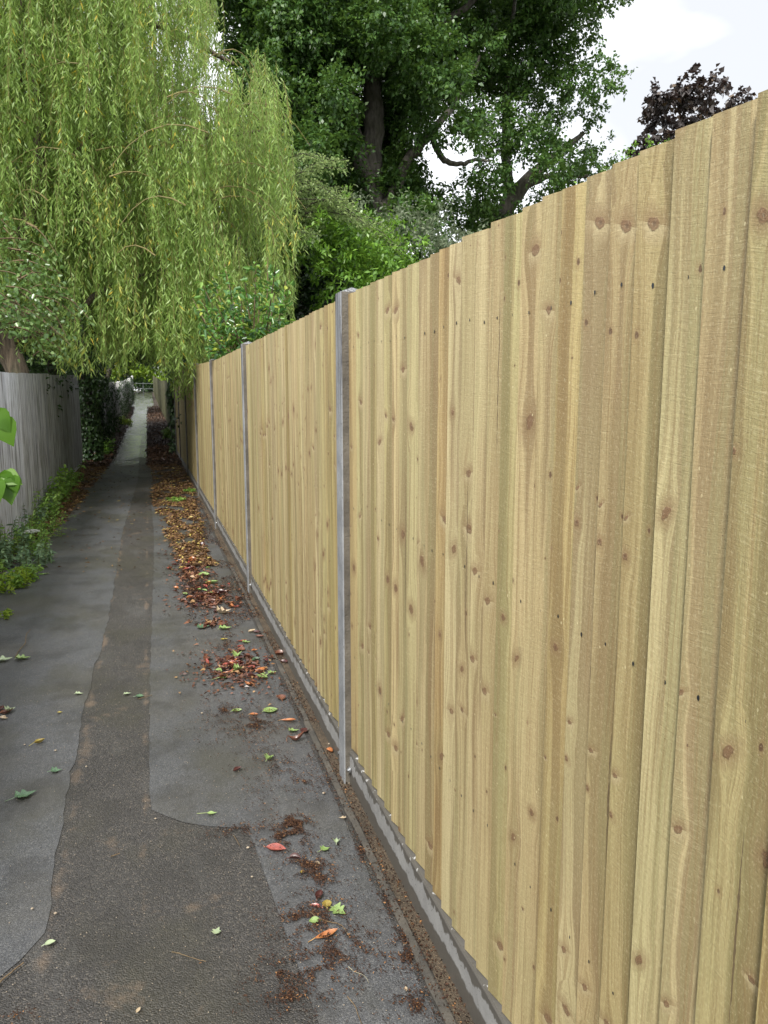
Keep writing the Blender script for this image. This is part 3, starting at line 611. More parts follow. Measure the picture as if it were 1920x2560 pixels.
# --- weeping willow over the path --------------------------------------------------------------
WX = [-300, 0, 60, 120, 180, 200, 230, 265, 300, 330, 360, 400, 450, 490, 520, 560, 620, 680, 720, 745, 770]
WY = [880, 880, 880, 900, 925, 925, 930, 912, 935, 925, 905, 935, 975, 1000, 920, 880, 870, 860, 830, 760, 690]
def wright(y):  # right outline of the crown by picture height
    return np.interp(y, [-500, 0, 100, 128, 140, 185, 290, 460, 580, 650, 700, 860], [520, 553, 565, 572, 690, 697, 722, 742, 762, 756, 742, 715])
wil = empty('willow_tree', (-2.45, 12.2, 0), 'large yellow-green weeping willow hanging over the path from behind the old grey fence', 'tree'); wil['_org'] = [-2.45, 12.2, 0.]
tb = MB()
T = limb(tb, [(-1.72, 11.9, -.1, .22), (-1.70, 11.9, 1.2, .17), (-1.71, 11.9, 1.8, .155), (-1.90, 11.9, 2.3, .155), (-2.28, 12.0, 2.9, .16), (-3.1, 12.4, 4.2, .16), (-2.9, 12.8, 6.0, .16), (-2.4, 13.2, 8.2, .11), (-1.8, 13.5, 10.2, .06)], 14, 5, .012, .06)
limb(tb, [(-2.35, 12.1, 3.0, .13), (-1.9, 12.4, 3.5, .10), (-1.45, 12.6, 4.3, .095), (-1.32, 12.7, 5.6, .075), (-1.5, 12.9, 6.8, .05), (-1.1, 13.2, 8.4, .03)], 9)
limb(tb, [(-1.38, 12.65, 4.9, .05), (-1.0, 12.6, 4.95, .04), (-.6, 12.6, 5.3, .025)], 6)
limb(tb, [(-1.35, 12.7, 5.8, .045), (-1.7, 12.6, 6.1, .035), (-2.2, 12.6, 6.0, .02)], 6)
limb(tb, [(-2.8, 12.2, 3.2, .12), (-1.6, 12.9, 4.0, .08), (-.2, 13.4, 5.2, .055), (1.0, 13.6, 5.7, .04), (2.0, 13.6, 5.9, .02)], 8)
limb(tb, [(-3.0, 12.6, 5.0, .12), (-1.5, 13.3, 6.6, .09), (.2, 13.8, 7.4, .06), (1.6, 13.9, 7.0, .03)], 8)
limb(tb, [(-1.88, 11.95, 2.3, .07), (-1.2, 12.6, 2.6, .06), (-.6, 13.2, 3.2, .04), (.3, 13.4, 3.6, .02)], 7)
limb(tb, [(-2.75, 12.8, 7.0, .09), (-1.2, 13.0, 8.6, .06), (.4, 13.2, 9.0, .035), (1.4, 13.2, 8.6, .02)], 7)
limb(tb, [(-3.0, 12.4, 4.0, .11), (-4.3, 11.9, 5.0, .08), (-5.6, 11.6, 5.6, .05)], 7)
limb(tb, [(-3.0, 12.6, 4.6, .11), (-3.3, 14.2, 6.0, .08), (-3.2, 15.6, 7.0, .05)], 7)
tb.build('trunk', [BARK_W], wil, smooth=True, attr=False)
P = []; D = []; tw = MB(); gold = []
def strand(p, L_, sway, step=.030):
    n = max(4, int(L_/step)); t = np.linspace(0, 1, n)[:, None]
    z = -t*L_; off = np.array([sway[0], sway[1], 0.])*(t**.6)*L_+np.array([math.sin(p[0]*7)*.04, math.cos(p[1]*9)*.04, 0])*np.sin(t*5+p[2])
    q = p+off; q[:, 2] += z[:, 0]; return q
nb = 0; strands = []
def proj(p):
    v = p-np.array([0, 0, EYE]); c = v@_fw; return 960+FPX*(v@_rt)/c, 1280-FPX*(v@_up)/c
for it in range(6200):
    Yd = 11.3+5.6*rng.random(); px = rng.uniform(-330, 775); py = rng.uniform(-420, 960)
    if px > wright(py)-6-rng.random()*18-38*max(0, mnoise.noise(Vector((py/45., Yd*.6, 2.)))): continue
    if py > np.interp(px, WX, WY)-30: continue
    # thinner near the sky gap and where the inner limbs show
    if 395 < px < 560 and py < 190 and rng.random() < .45: continue
    if 70 < px < 175 and 270 < py < 470 and rng.random() < .55: continue
    if px < 215 and py > 560 and rng.random() < .55: continue
    if mnoise.noise(Vector((px/80., py/105., Yd/1.1))) < -.10+(.10 if py > 500 else 0): continue
    p = at(px, py, Yd); bot = np.interp(px, WX, WY)
    zend = at(px, bot-rng.random()**1.5*50, Yd)[2]
    for j in range(rng.integers(3, 7)):
        q = p+np.array([rng.normal(0, .09), rng.normal(0, .12), rng.normal(0, .12)])
        L_ = rng.uniform(.5, 1.5); L_ = min(L_, q[2]-zend+rng.normal(0, .05))
        if L_ < .16: continue
        sx = rng.normal(.0, .07)+(.05 if px > 600 else 0); s = strand(q, L_, (sx, rng.normal(0, .05)))
        if px > 540 and proj(s[-1])[0] > wright(min(860, proj(s[-1])[1]))+8: continue
        strands.append(s)
for s in strands:
    n = len(s); k = rng.random(n) < .94
    P.append(s[k]); a = rng.random(k.sum())*2*math.pi; sp = rng.uniform(.25, 1.25, k.sum())
    D.append(np.stack([np.cos(a)*sp, np.sin(a)*sp, -np.ones(k.sum())], 1))
P = np.concatenate(P); D = np.concatenate(D); n = len(P); print('willow leaves', n)
clump = np.array([mnoise.noise(Vector(p*1.3)) for p in P[::1]]) if n < 500000 else 0
rn = np.clip(rng.random(n)*.75+.12+clump*.35, 0, .93); rn[rng.random(n) < .012] = 1.
foliage('crown', wil, L_WILLOW, P, D, rand_dirs(n, .3), .118*(.5+.75*rng.random(n)), .0175*(.8+.5*rng.random(n)), 'kite', .18, .16, rn)
V = []; F = []
for s in strands[::2]:
    q = s[::max(1, len(s)//6)]; b = len(V)
    for i, p in enumerate(q):
        r = .0035*(1-.5*i/len(q)); V += [p+[r, 0, 0], p+[-r*.5, r*.87, 0], p+[-r*.5, -r*.87, 0]]
    for i in range(len(q)-1):
        for j in range(3): F.append((b+i*3+j, b+i*3+(j+1) % 3, b+i*3+3+(j+1) % 3, b+i*3+3+j))
for _ in range(90):   # arching twigs that carry the strands
    px, py = rng.uniform(20, 690), rng.uniform(60, 700); Yd = rng.uniform(11.2, 14)
    if px > wright(py)-60: continue
    a = at(px, py, Yd); sg = rng.choice([-1, 1]); L_ = rng.uniform(.5, 1.3)
    pts = [a+np.array([sg*L_*t, .2*t, .25*math.sin(t*2.2)-.55*t*t*L_]) for t in np.linspace(0, 1, 6)]; tw.tube(pts, np.linspace(.011, .004, 6), 5)
tw.V += [tuple(v) for v in V]; b0 = len(tw.V)-len(V); tw.F += [tuple(b0+i for i in f) for f in F]; tw.M += [0]*len(F); tw.A += [0]*len(V)
tw.build('twigs', [YTWIG], wil, attr=False)

# --- oak beyond the fence ----------------------------------------------------------------------
oak = empty('oak_tree', (7.2, 24, 0), 'huge dark green oak with a forked ivy-clad trunk, behind the new fence', 'tree'); oak['_org'] = [7.2, 24., 0.]
ob = MB()
def PT(x, y, Y, r): a = at(x, y, Y); return (a[0], a[1], a[2], r)
limb(ob, [PT(918, 980, 24, .60), PT(925, 760, 24, .52), PT(935, 560, 24, .46), PT(925, 440, 24, .38), PT(935, 300, 24, .30), PT(930, 190, 24, .26), PT(950, 60, 24, .2), PT(960, -120, 24, .12)], 12, 5, .03)
limb(ob, [PT(925, 470, 24, .34), PT(900, 400, 23.8, .27), PT(885, 320, 23.8, .2), PT(860, 180, 23.5, .15), PT(800, 40, 23, .1)], 9)
limb(ob, [PT(935, 560, 24, .26), PT(985, 480, 23.6, .2), PT(1020, 400, 23.4, .15), PT(1080, 330, 23, .12), PT(1150, 240, 23, .08), PT(1200, 140, 23, .05)], 8)
limb(ob, [PT(1075, 335, 23, .10), PT(1110, 400, 22.8, .09), PT(1150, 408, 22.6, .07), PT(1195, 398, 22.5, .05), PT(1225, 405, 22.4, .03)], 7)
limb(ob, [PT(880, 330, 23.8, .16), PT(780, 280, 23, .12), PT(700, 240, 22, .08), PT(640, 180, 21.5, .04)], 7)
limb(ob, [PT(930, 200, 24, .2), PT(1050, 90, 24, .14), PT(1160, 20, 24, .1), PT(1250, -80, 24, .06)], 8)
# second stem to the right
limb(ob, [PT(1120, 900, 25, .42), PT(1180, 640, 25, .36), PT(1275, 505, 24.6, .28), PT(1330, 440, 24.2, .22), PT(1400, 380, 24, .14), PT(1460, 330, 23.6, .07)], 10)
limb(ob, [PT(1275, 505, 24.6, .2), PT(1265, 380, 24.8, .15), PT(1268, 240, 24.8, .12), PT(1275, 120, 24.8, .09), PT(1290, -40, 25, .05)], 8)
limb(ob, [PT(1300, 470, 24.4, .13), PT(1380, 440, 24, .09), PT(1470, 440, 23.6, .05)], 7)
ob.build('trunk', [BARK_O], oak, smooth=True, attr=False)
cl = []  # picture x, y, radius in px for the foliage masses, measured on the photo
spec = [(560, 30, 70), (600, 110, 60), (650, 20, 80), (640, 190, 70), (700, 110, 85), (760, 30, 95), (720, 230, 75), (780, 160, 85), (690, 300, 55), (790, 290, 75), (850, 90, 75), (830, 230, 60), (770, 380, 70), (850, 360, 50),
        (700, 380, 60), (730, 460, 55), (800, 470, 60), (860, 470, 45), (880, 20, 80), (990, 60, 90), (1010, 150, 70), (960, 250, 48), (1000, 330, 55), (1040, 240, 50), (990, 420, 60), (1000, 500, 70), (1070, 40, 90), (1100, 140, 65),
        (940, 580, 60), (860, 560, 60), (1030, 560, 65), (1170, 30, 95), (1180, 120, 60), (1220, 190, 60), (1260, 60, 85), (1340, 20, 90), (1350, 110, 75), (1310, 190, 70), (1420, 40, 65), (1400, 130, 60), (1440, -20, 60), (1230, 290, 48), 
        (1350, 260, 60), (1440, 220, 48), (1490, 195, 38), (1470, 280, 42), (1300, 330, 60), (1370, 350, 60), (1260, 410, 45), (1430, 400, 55), (1480, 370, 35), (1380, 450, 58), (1450, 460, 55), (1520, 430, 40), (1310, 540, 55), (1230, 460, 40), (1240, 560, 45),
        (1370, 520, 50), (1180, 480, 62), (1210, 530, 55), (1150, 545, 50), (880, 640, 60), (960, 660, 60), (1080, 620, 60),  (1060, 330, 38), (1090, 500, 42), (640, 290, 50), (620, 370, 60), (680, 530, 60), (1500, 120, 22), (1530, 200, 24), (1120, 225, 50), (1085, 290, 42), (1150, 190, 50), (1100, 345, 26), (1055, 300, 38), (1175, 290, 42), (1200, 345, 26), (1130, 320, 24)]
for x, y, r in spec:
    for q in range(1 if x > 1040 or (x < 760 and y < 260) else 2):
        Yd = 23.5+rng.normal(0, 1.7); Yd = max(Yd, 25.4) if (abs(x-925) < 42 and 230 < y < 520) or (1170 < x < 1345 and 430 < y < 640 and abs((y-640)+(x-1180)*1.25) < 60) else Yd; a = at(x+rng.normal(0, r*.25), y+rng.normal(0, r*.25), Yd); cl.append((a, r*Yd/FPX*rng.uniform(.65, .95)))
for _ in range(34):   # the crown goes on above the frame and behind
    x = rng.uniform(540, 1450); y = rng.uniform(-520, -40); Yd = rng.uniform(21, 29); cl.append((at(x, y, Yd), rng.uniform(.9, 1.5)))
for _ in range(12):
    x = rng.uniform(1030, 1440); y = rng.uniform(-20, 230); cl.append((at(x, y, rng.uniform(26, 29)), rng.uniform(.6, 1.0)))
for _ in range(26):
    x = rng.uniform(560, 1000); y = rng.uniform(60, 520); cl.append((at(x, y, rng.uniform(26, 29)), rng.uniform(.8, 1.3)))
cc = np.array([c for c, r in cl]); rr = np.array([r for c, r in cl])
P, D, Nn, Ls = sprays(cc, rr, 150, 28, .128, .16)
sel = rng.random(len(P)) < .9; P, D, Nn, Ls = P[sel], D[sel], Nn[sel], Ls[sel]
cn = np.array([mnoise.noise(Vector(p*.9)) for p in P]); print('oak leaves', len(P))
foliage('crown', oak, L_OAK, P, D, Nn, Ls, Ls*.62, 'kite', .2, .12, np.clip(rng.random(len(P))*.8+.1+cn*.35, 0, .94))

def simple_tree(name, label, cat, base, trunk, clumps, m, bark, per, k, leaf, spread, w=.6, grp=None, kind='kite', squash=(1, 1, .8), shell=.4, droop=.25, dark=None):
    o = empty(name, tuple(base), label, cat, grp); o['_org'] = [float(v) for v in base]
    tb = MB()
    for pts in trunk: limb(tb, pts, 8)
    if trunk: tb.build('trunk', [bark], o, smooth=True, attr=False)
    cc = np.array([c[:3] for c in clumps]); rr = np.array([c[3] for c in clumps])
    P, D, Nn, Ls = sprays(cc, rr, per, k, leaf, spread, squash, shell, droop); keep = P[:, 2] > gz(P[:, 1])+.02; P, D, Nn, Ls = P[keep], D[keep], Nn[keep], Ls[keep]
    foliage('crown', o, m, P, D, Nn, Ls, Ls*w, kind, .2, .15); return o
def clumps_px(lst, Y, dY=.6, f=1., n=1):
    o = []
    for x, y, r in lst:
        for _ in range(n):
            Yd = Y+rng.normal(0, dY); a = at(x+rng.normal(0, r*.2), y+rng.normal(0, r*.2), Yd); o.append((a[0], a[1], a[2], r*Yd/FPX*f))
    return o
# purple maple, far right
b = at(1720, 420, 26); rng = np.random.default_rng(5); cp = clumps_px([(1620, 360, 40), (1640, 290, 42), (1690, 240, 40), (1720, 300, 50), (1690, 350, 55), (1770, 250, 42), (1790, 310, 48), (1745, 215, 26), (1830, 300, 35), (1840, 260, 22), (1760, 370, 50), (1620, 400, 40), (1650, 250, 26), (1820, 350, 40), (1870, 262, 12), (1700, 420, 60), (1780, 450, 60), (1690, 205, 12), (1640, 225, 8), (1800, 215, 14)], 26, .7, .72, 1)
simple_tree('maple_tree', 'small rounded dark purple-leaved maple rising behind the tall end of the new fence', 'tree', (b[0], 26, 0), [[(b[0], 26, 0, .2), (b[0], 26, 4, .16), (b[0]-.1, 26, 8, .1), (b[0], 26, 10, .05)]], cp, L_BEECH, BARK_D, 85, 22, .20, .14, .85, shell=.65)
# small green tree between oak and maple
b = at(1580, 430, 22); cp = clumps_px([(1560, 430, 30), (1600, 390, 30), (1640, 380, 24), (1530, 440, 26), (1600, 440, 40), (1650, 430, 40), (1560, 470, 40), (1500, 480, 36)], 22, .5, .8, 2)
simple_tree('small_tree', 'low mid-green treetop just above the new fence between the oak and the purple maple', 'tree', (b[0], 22, 0), [[(b[0], 22, 0, .12), (b[0], 22, 4, .08), (b[0], 22, 6.5, .04)]], cp, L_LAUREL, BARK_D, 60, 14, .11, .15)
# bright laurel hedge mounds
b = at(860, 700, 15)
cp = clumps_px([(790, 600, 60), (850, 620, 65), (880, 680, 60), (920, 640, 50), (830, 700, 50), (760, 620, 50), (960, 640, 45), (1000, 650, 45), (1030, 640, 40), (770, 560, 45), (830, 560, 50), (900, 590, 45), (980, 600, 36), (940, 690, 60), (1010, 690, 60), (740, 560, 40)], 15, .5, .8, 2)
hd = simple_tree('laurel_bush', 'bright green leafy bush rising above the new fence beside the second concrete post', 'bush', (b[0], 15, 0), [[(b[0], 15, 0, .15), (b[0], 15, 2.5, .1), (b[0]-.2, 15, 3.6, .05)]], cp, L_LAUREL, BARK_D, 110, 18, .115, .12, .42, shell=.6)
b = at(1050, 620, 16.5)
cp = clumps_px([(1000, 560, 45), (1050, 575, 45), (1100, 570, 40), (1130, 590, 36), (1160, 580, 30), (960, 560, 36), (1080, 620, 50), (1140, 630, 40), (1020, 530, 30), (1180, 600, 24), (900, 545, 30), (870, 520, 26)], 17, .5, .8, 2)
simple_tree('grey_bush', 'grey-green bush above the new fence, right of the bright green bush and under the oak', 'bush', (b[0], 17, 0), [[(b[0], 17, 0, .12), (b[0], 17, 3, .08), (b[0], 17, 4.2, .04)]], cp, L_GREYG, BARK_D, 80, 16, .11, .14, .4)
# hawthorn with drooping pale sprays
hw_ = empty('hawthorn_tree', (2.6, 16, 0), 'pale green small-leaved tree with long arching sprays between the willow and the bright bush', 'tree'); hw_['_org'] = [2.6, 16., 0.]
tb = MB(); P = []; D = []
limb(tb, [(2.6, 16, 0, .12), (2.6, 16, 2.5, .1), (2.8, 16, 4.4, .06), (3.0, 15.6, 5.4, .03)], 7)
for x0, y0, x1, y1, sag in [(700, 470, 860, 415, -.2), (690, 520, 850, 470, -.2), (740, 500, 930, 560, .1), (760, 530, 960, 590, .15), (700, 560, 870, 530, .1), (700, 430, 800, 400, -.1), (680, 590, 800, 560, 0), (720, 470, 840, 500, .2), (800, 520, 1010, 610, .1), (690, 500, 780, 440, -.2), (720, 540, 880, 500, 0), (690, 620, 780, 600, .1)]:
    for q in range(3):
        a = at(x0, y0+rng.normal(0, 8), 15.2+rng.normal(0, .4)); c = at(x1+rng.normal(0, 15), y1+rng.normal(0, 12), 14.2+rng.normal(0, .4)); m_ = (a+c)/2+[0, 0, .16]
        S = spline([(*a, .014), (*m_, .009), (*c, .004)], 8); tb.tube(S[:, :3], S[:, 3], 5)
        idx = rng.integers(0, len(S), 170); P.append(S[idx, :3]+rng.normal(0, .045, (170, 3))+[0, 0, -.03]); D.append(rand_dirs(170)+nrm(c-a)*.5)
P = np.concatenate(P); D = np.concatenate(D); tb.build('trunk', [BARK_D], hw_, smooth=True, attr=False)
foliage('crown', hw_, L_HAW, P, D, rand_dirs(len(P), 1.2), .055*(.7+.6*rng.random(len(P))), .036, 'kite', .2, .1)

# pear with glossy curled leaves just behind the fence
pear = empty('pear_tree', (1.35, 9.6, 0), 'young pear tree with glossy curled leaves poking over the new fence beside the third post', 'tree'); pear['_org'] = [1.35, 9.6, 0.]
tb = MB(); PB = []; P = []; D = []; Nn = []
limb(tb, [(1.35, 9.6, 0, .05), (1.33, 9.6, 1.2, .04), (1.3, 9.6, 1.9, .03)], 7)
for x, y in [(500, 700), (530, 690), (560, 660), (575, 715), (610, 690), (640, 650), (670, 640), (690, 655), (715, 700), (715, 740), (480, 745), (600, 730), (650, 720), (540, 760), (560, 800), (500, 790), (620, 790), (680, 770), (700, 800), (580, 840), (640, 830), (545, 850), (515, 830), (520, 870), (720, 800), (660, 790), (600, 770), (500, 740), (570, 770), (690, 700), (550, 880), (700, 835), (740, 815)]:
    e_ = at(x, y, 9.3+rng.normal(0, .35)); s0 = np.array([1.3+rng.normal(0, .08), 9.6, min(e_[2]-.25, 1.75+rng.random()*.3)]); m_ = (s0+e_)/2+[(e_[0]-s0[0])*.15, 0, -.03]
    S = spline([(*s0, .014), (*m_, .009), (*e_, .004)], 9); tb.tube(S[:, :3], S[:, 3], 5)
    k = 46; t = rng.random(k)**.55; idx = (t*(len(S)-1)).astype(int); p = S[idx, :3]; ax = nrm(e_-m_); d = rand_dirs(k)*.9+ax*.5+[0, 0, -.1]
    P.append(p+rng.normal(0, .035, (k, 3))); D.append(d)
P = np.concatenate(P); D = np.concatenate(D); tb.build('trunk', [TWIG], pear, smooth=True, attr=False)
foliage('crown', pear, L_PEAR, P, D, rand_dirs(len(P), 1.1), .085*(.6+.6*rng.random(len(P))), .048*(.7+.5*rng.random(len(P))), 'ovate', .28, .38)

# poplar-like tree with round glossy leaves at the left edge, in front of the willow
pop = empty('poplar_tree', (-2.6, 9.6, 0), 'tree with small rounded glossy leaves behind the old grey fence at the left edge', 'tree'); pop['_org'] = [-2.6, 9.6, 0.]
tb = MB(); P = []; D = []
limb(tb, [(-2.6, 9.6, 0, .08), (-2.5, 9.6, 1.5, .07), (-2.3, 9.6, 3.0, .05), (-2.1, 9.7, 4.2, .03)], 7)
for q in range(120):
    x = rng.uniform(-180, 225)*(1 if rng.random() < .9 else .8); y = rng.uniform(560, 895)
    if x > np.interp(y, [560, 620, 700, 800, 900], [60, 140, 215, 255, 230])-rng.random()*50 or (y > 825 and x < 110): continue
    e_ = at(x, y, rng.uniform(9.6, 11.4)); s0 = e_+np.array([rng.uniform(-.7, -.2), rng.normal(0, .2), rng.uniform(-.1, .45)]); m_ = (s0+e_)/2+[0, 0, .08]
    S = spline([(*s0, .010), (*m_, .007), (*e_, .003)], 8); tb.tube(S[:, :3], S[:, 3], 4)
    k = 42; idx = rng.integers(0, len(S), k); P.append(S[idx, :3]+rng.normal(0, .06, (k, 3))); D.append(rand_dirs(k, -.5))
P = np.concatenate(P); D = np.concatenate(D); tb.build('trunk', [TWIG], pop, smooth=True, attr=False)
foliage('crown', pop, L_POPLAR, P, D, rand_dirs(len(P), .9), .058*(.7+.5*rng.random(len(P))), .048*(.7+.5*rng.random(len(P))), 'ovate', .12, .15)

# --- dark evergreens that close over the far path -------------------------------------------------
def dome(name, label, cat, x, y, z0, z1, rx, ry, n, m, leaf, per=58, k=16, w=.6, grp=None, r=(.6, 1.1), keepout=None):
    cl = []
    while len(cl) < n:
        u = rng.uniform(-1, 1, 3)
        if (u**2).sum() > 1: continue
        c = np.array([x+u[0]*rx, y+u[1]*ry, (z0+z1)/2+u[2]*(z1-z0)/2]); rr_ = rng.uniform(*r)
        if keepout is not None and keepout(c, rr_): continue
        cl.append((*c, rr_))
    g_ = float(gz(y)); bx = x if abs(x+.3) > 1.9 else -2.7; tr = [[(bx, y, g_-.1, .22), (bx, y, g_+2.2, .18), ((bx+x)/2, y, (z0+z1)/2, .12), (x, y, z1-.8, .05)]]
    return simple_tree(name, label, cat, (bx, y, g_), tr, cl, m, BARK_D, per, k, leaf, .16, w, grp)
tunnel = lambda c, r: (-1.7-r*1.4 < c[0] < .95+r*1.15) and c[2]-r*1.0 < 1.75+.0245*c[1]
gpt = 'dark trees closing over the far path'
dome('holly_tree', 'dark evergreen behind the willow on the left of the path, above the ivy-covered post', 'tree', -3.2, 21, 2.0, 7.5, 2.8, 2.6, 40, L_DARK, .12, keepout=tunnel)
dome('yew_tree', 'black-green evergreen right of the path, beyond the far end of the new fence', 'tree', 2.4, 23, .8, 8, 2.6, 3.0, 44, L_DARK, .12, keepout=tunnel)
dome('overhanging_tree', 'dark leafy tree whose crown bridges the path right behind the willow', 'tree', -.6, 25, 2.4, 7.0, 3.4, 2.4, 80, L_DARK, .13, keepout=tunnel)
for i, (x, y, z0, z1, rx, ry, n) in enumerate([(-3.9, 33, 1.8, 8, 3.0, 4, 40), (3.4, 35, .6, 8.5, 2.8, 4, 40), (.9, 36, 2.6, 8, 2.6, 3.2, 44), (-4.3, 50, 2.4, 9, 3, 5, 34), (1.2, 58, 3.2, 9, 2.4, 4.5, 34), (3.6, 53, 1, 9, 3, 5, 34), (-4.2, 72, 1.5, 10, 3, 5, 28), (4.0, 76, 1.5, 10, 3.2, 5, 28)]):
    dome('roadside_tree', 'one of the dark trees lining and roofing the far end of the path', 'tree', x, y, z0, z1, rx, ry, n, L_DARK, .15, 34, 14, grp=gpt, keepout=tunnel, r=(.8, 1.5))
# mid-green hedge behind the old fence and hedge mass right of the new fence
dome('garden_hedge', 'mid-green hedge behind the old grey fence, under the willow and beside its trunk', 'hedge', -3.4, 14.2, .6, 3.6, 1.6, 1.9, 34, L_IVY, .085, 90, 16, r=(.4, .7))
dome('evergreen_hedge', 'very dark hedge behind the new fence, in the gap between pear tree and bright bush', 'hedge', 3.4, 17.6, .3, 5.0, 2.2, 2.0, 84, L_DARK, .12, 120, 16, r=(.5, .9))
dome('background_tree', 'green tree far behind the willow at the left edge of the picture', 'tree', -7.5, 24, 2, 13, 4.5, 4, 60, L_OAK, .15, 40, 16, r=(1, 1.8))
dome('tall_background_tree', 'tall tree behind the upper middle of the willow', 'tree', -2.5, 27, 7, 14, 3.5, 3, 36, L_OAK, .15, 34, 14, r=(1, 1.6))
# sunlit greenery past the barrier
dome('lime_tree', 'bright yellow-green tree beyond the barrier at the end of the path', 'tree', -1.3, 107, 2.4, 9, 5.5, 3, 60, L_LIME, .22, 26, 14, r=(1, 1.8))
dome('roadside_hedge', 'dark clipped hedge across the road behind the barrier', 'hedge', -.5, 105.5, 1.9, 3.6, 7, 1.0, 60, L_IVY, .16, 50, 14, r=(.5, .8))
for x in (-12, 12): dome('street_tree', 'green tree beside the road beyond the %s side of the barrier' % ('left' if x < 0 else 'right'), 'tree', x, 108, 2.5, 11, 6, 4, 40, L_OAK, .25, 20, 12, r=(1.2, 2.2))

# ivy-covered post and trunk that pinch the path, and ivy along the far left fence
def ivy_wrap(name, label, cat, x, y, h, r0, core, nleaf, m=L_IVY, flare=.0, leaf=.075):
    g_ = float(gz(y)); o = empty(name, (x, y, g_), label, cat); o['_org'] = [x, y, g_]
    tb = MB(); limb(tb, [(x, y, g_-.1, core), (x+.02, y, g_+h*.5, core*.9), (x, y, g_+h, core*.8)], 9); tb.build('bark', [BARK_D], o, smooth=True, attr=False)
    t = rng.random(nleaf); a = rng.random(nleaf)*2*math.pi; bulge = np.array([mnoise.noise(Vector((math.cos(q)*1.2, math.sin(q)*1.2, s*5+x))) for q, s in zip(a, t)])
    rr_ = (r0+flare*(t**2))*(1+.45*bulge)*(.8+.25*rng.random(nleaf)); P = np.stack([x+np.cos(a)*rr_, y+np.sin(a)*rr_, g_+t*h], 1)
    Nn = np.stack([np.cos(a), np.sin(a), .5+0*a], 1)+rng.normal(0, .35, (nleaf, 3)); D = np.stack([rng.normal(0, .5, nleaf), rng.normal(0, .5, nleaf), -np.ones(nleaf)], 1)
    foliage('ivy', o, m, P, D, Nn, leaf*(.6+.6*rng.random(nleaf)), leaf*.85, 'ovate', .1, .12); return o
ivy_wrap('ivy_column', 'thick column of dark glossy ivy at the end of the old grey fence', 'ivy', -1.42, 19.7, 2.9, .34, .12, 5200, flare=.18)
ivy_wrap('ivy_clad_tree', 'dark ivy-clad tree trunk standing past the end of the new fence', 'tree', .66, 21.0, 4.2, .17, .12, 2600)
def ivy_sheet(name, label, y0, y1, n, xoff, hf, zlo=0.):
    n = n//2
    o = empty(name, (float(flx(y0)), y0, float(gz(y0))), label, 'ivy'); o['_org'] = [float(flx(y0)), y0, float(gz(y0))]
    y = y0+(y1-y0)*rng.random(n); u = rng.random(n); keep = []
    z = gz(y)+zlo+u*hf; dn = np.array([mnoise.noise(Vector((yy*.7, zz*1.5, 1.))) for yy, zz in zip(y, z)]); k = dn > (.0 if y0 < 25 else .03)+.35*(u-.5); y, z, u = y[k], z[k], u[k]; n = len(y)
    P = np.stack([flx(y)+.06+.13*rng.random(n)+.25*(1-u)**3*rng.random(n), y, z], 1); foliage('leaves', o, L_IVY, P, np.stack([rng.normal(0, .4, n), rng.normal(0, .5, n), -np.ones(n)], 1), rng.normal(0, .4, (n, 3))+[1, -.2, .5], .085*(.6+.6*rng.random(n)), .07, 'ovate', .1, .12)
    return o
ivy_sheet('ivy_curtain', 'ivy spilling down the grey fence just past the ivy column', 20.6, 32, 5600, 0, 2.1)
ivy_sheet('ivy_curtain', 'ivy over the pale concrete posts farthest down the left side of the path', 32, 80, 12000, 0, 2.1)

# ------------------------------------------------------------------ plants at the foot of the old fence
def stem_plant(name, label, base, h, ns, m, leaf, spreadr=.12, lean=(.25, 0), w=.55, kind='ovate', pairs=8, grp=None, flower=None, cat='weed', curl=.25):
    base = (base[0], base[1], float(gz(base[1]))+.01); o = empty(name, base, label, cat, grp); o['_org'] = list(map(float, base)); b = np.array(base)
    tb = MB(); P = []; D = []; tops = []
    for i in range(ns):
        a = rng.random()*6.28; s0 = b+[math.cos(a)*spreadr*rng.random()**.5, math.sin(a)*spreadr*rng.random()**.5*1.6, 0]; hh = h*rng.uniform(.5, 1.05)
        ln = np.array([lean[0]*rng.uniform(-.2, 1.3)*hh, lean[1]*hh+rng.normal(0, .15)*hh, 0]); S = spline([(*s0, .0035), (*(s0+ln*.25+[0, 0, hh*.55]), .0028), (*(s0+ln+[0, 0, hh]), .0014)], 7)
        tb.tube(S[:, :3], S[:, 3], 4); tops.append(S[-1, :3])
        for q in range(pairs):
            t = .12+.88*q/pairs; p = S[int(t*(len(S)-1)), :3]; aa = q*1.57+rng.normal(0, .4)
            for sg in (0, math.pi): P.append(p); D.append([math.cos(aa+sg), math.sin(aa+sg), rng.normal(-.1, .3)])
    P = np.array(P); D = np.array(D, float); tb.build('stem', [leafstem], o, attr=False, smooth=True)
    foliage('leaves', o, m, P, D, rand_dirs(len(P), 1.8), leaf*(.55+.7*rng.random(len(P))), leaf*w*(.7+.5*rng.random(len(P))), kind, .15, curl); return o, tops
leafstem = plain('green_stem', (.10, .15, .04), .6, 0, (.16, .16, .06))
WHITE = plain('white_petals', (.75, .76, .72), .6, 0, (.6, .62, .55))
def gp(x, y): return onground(x, y)
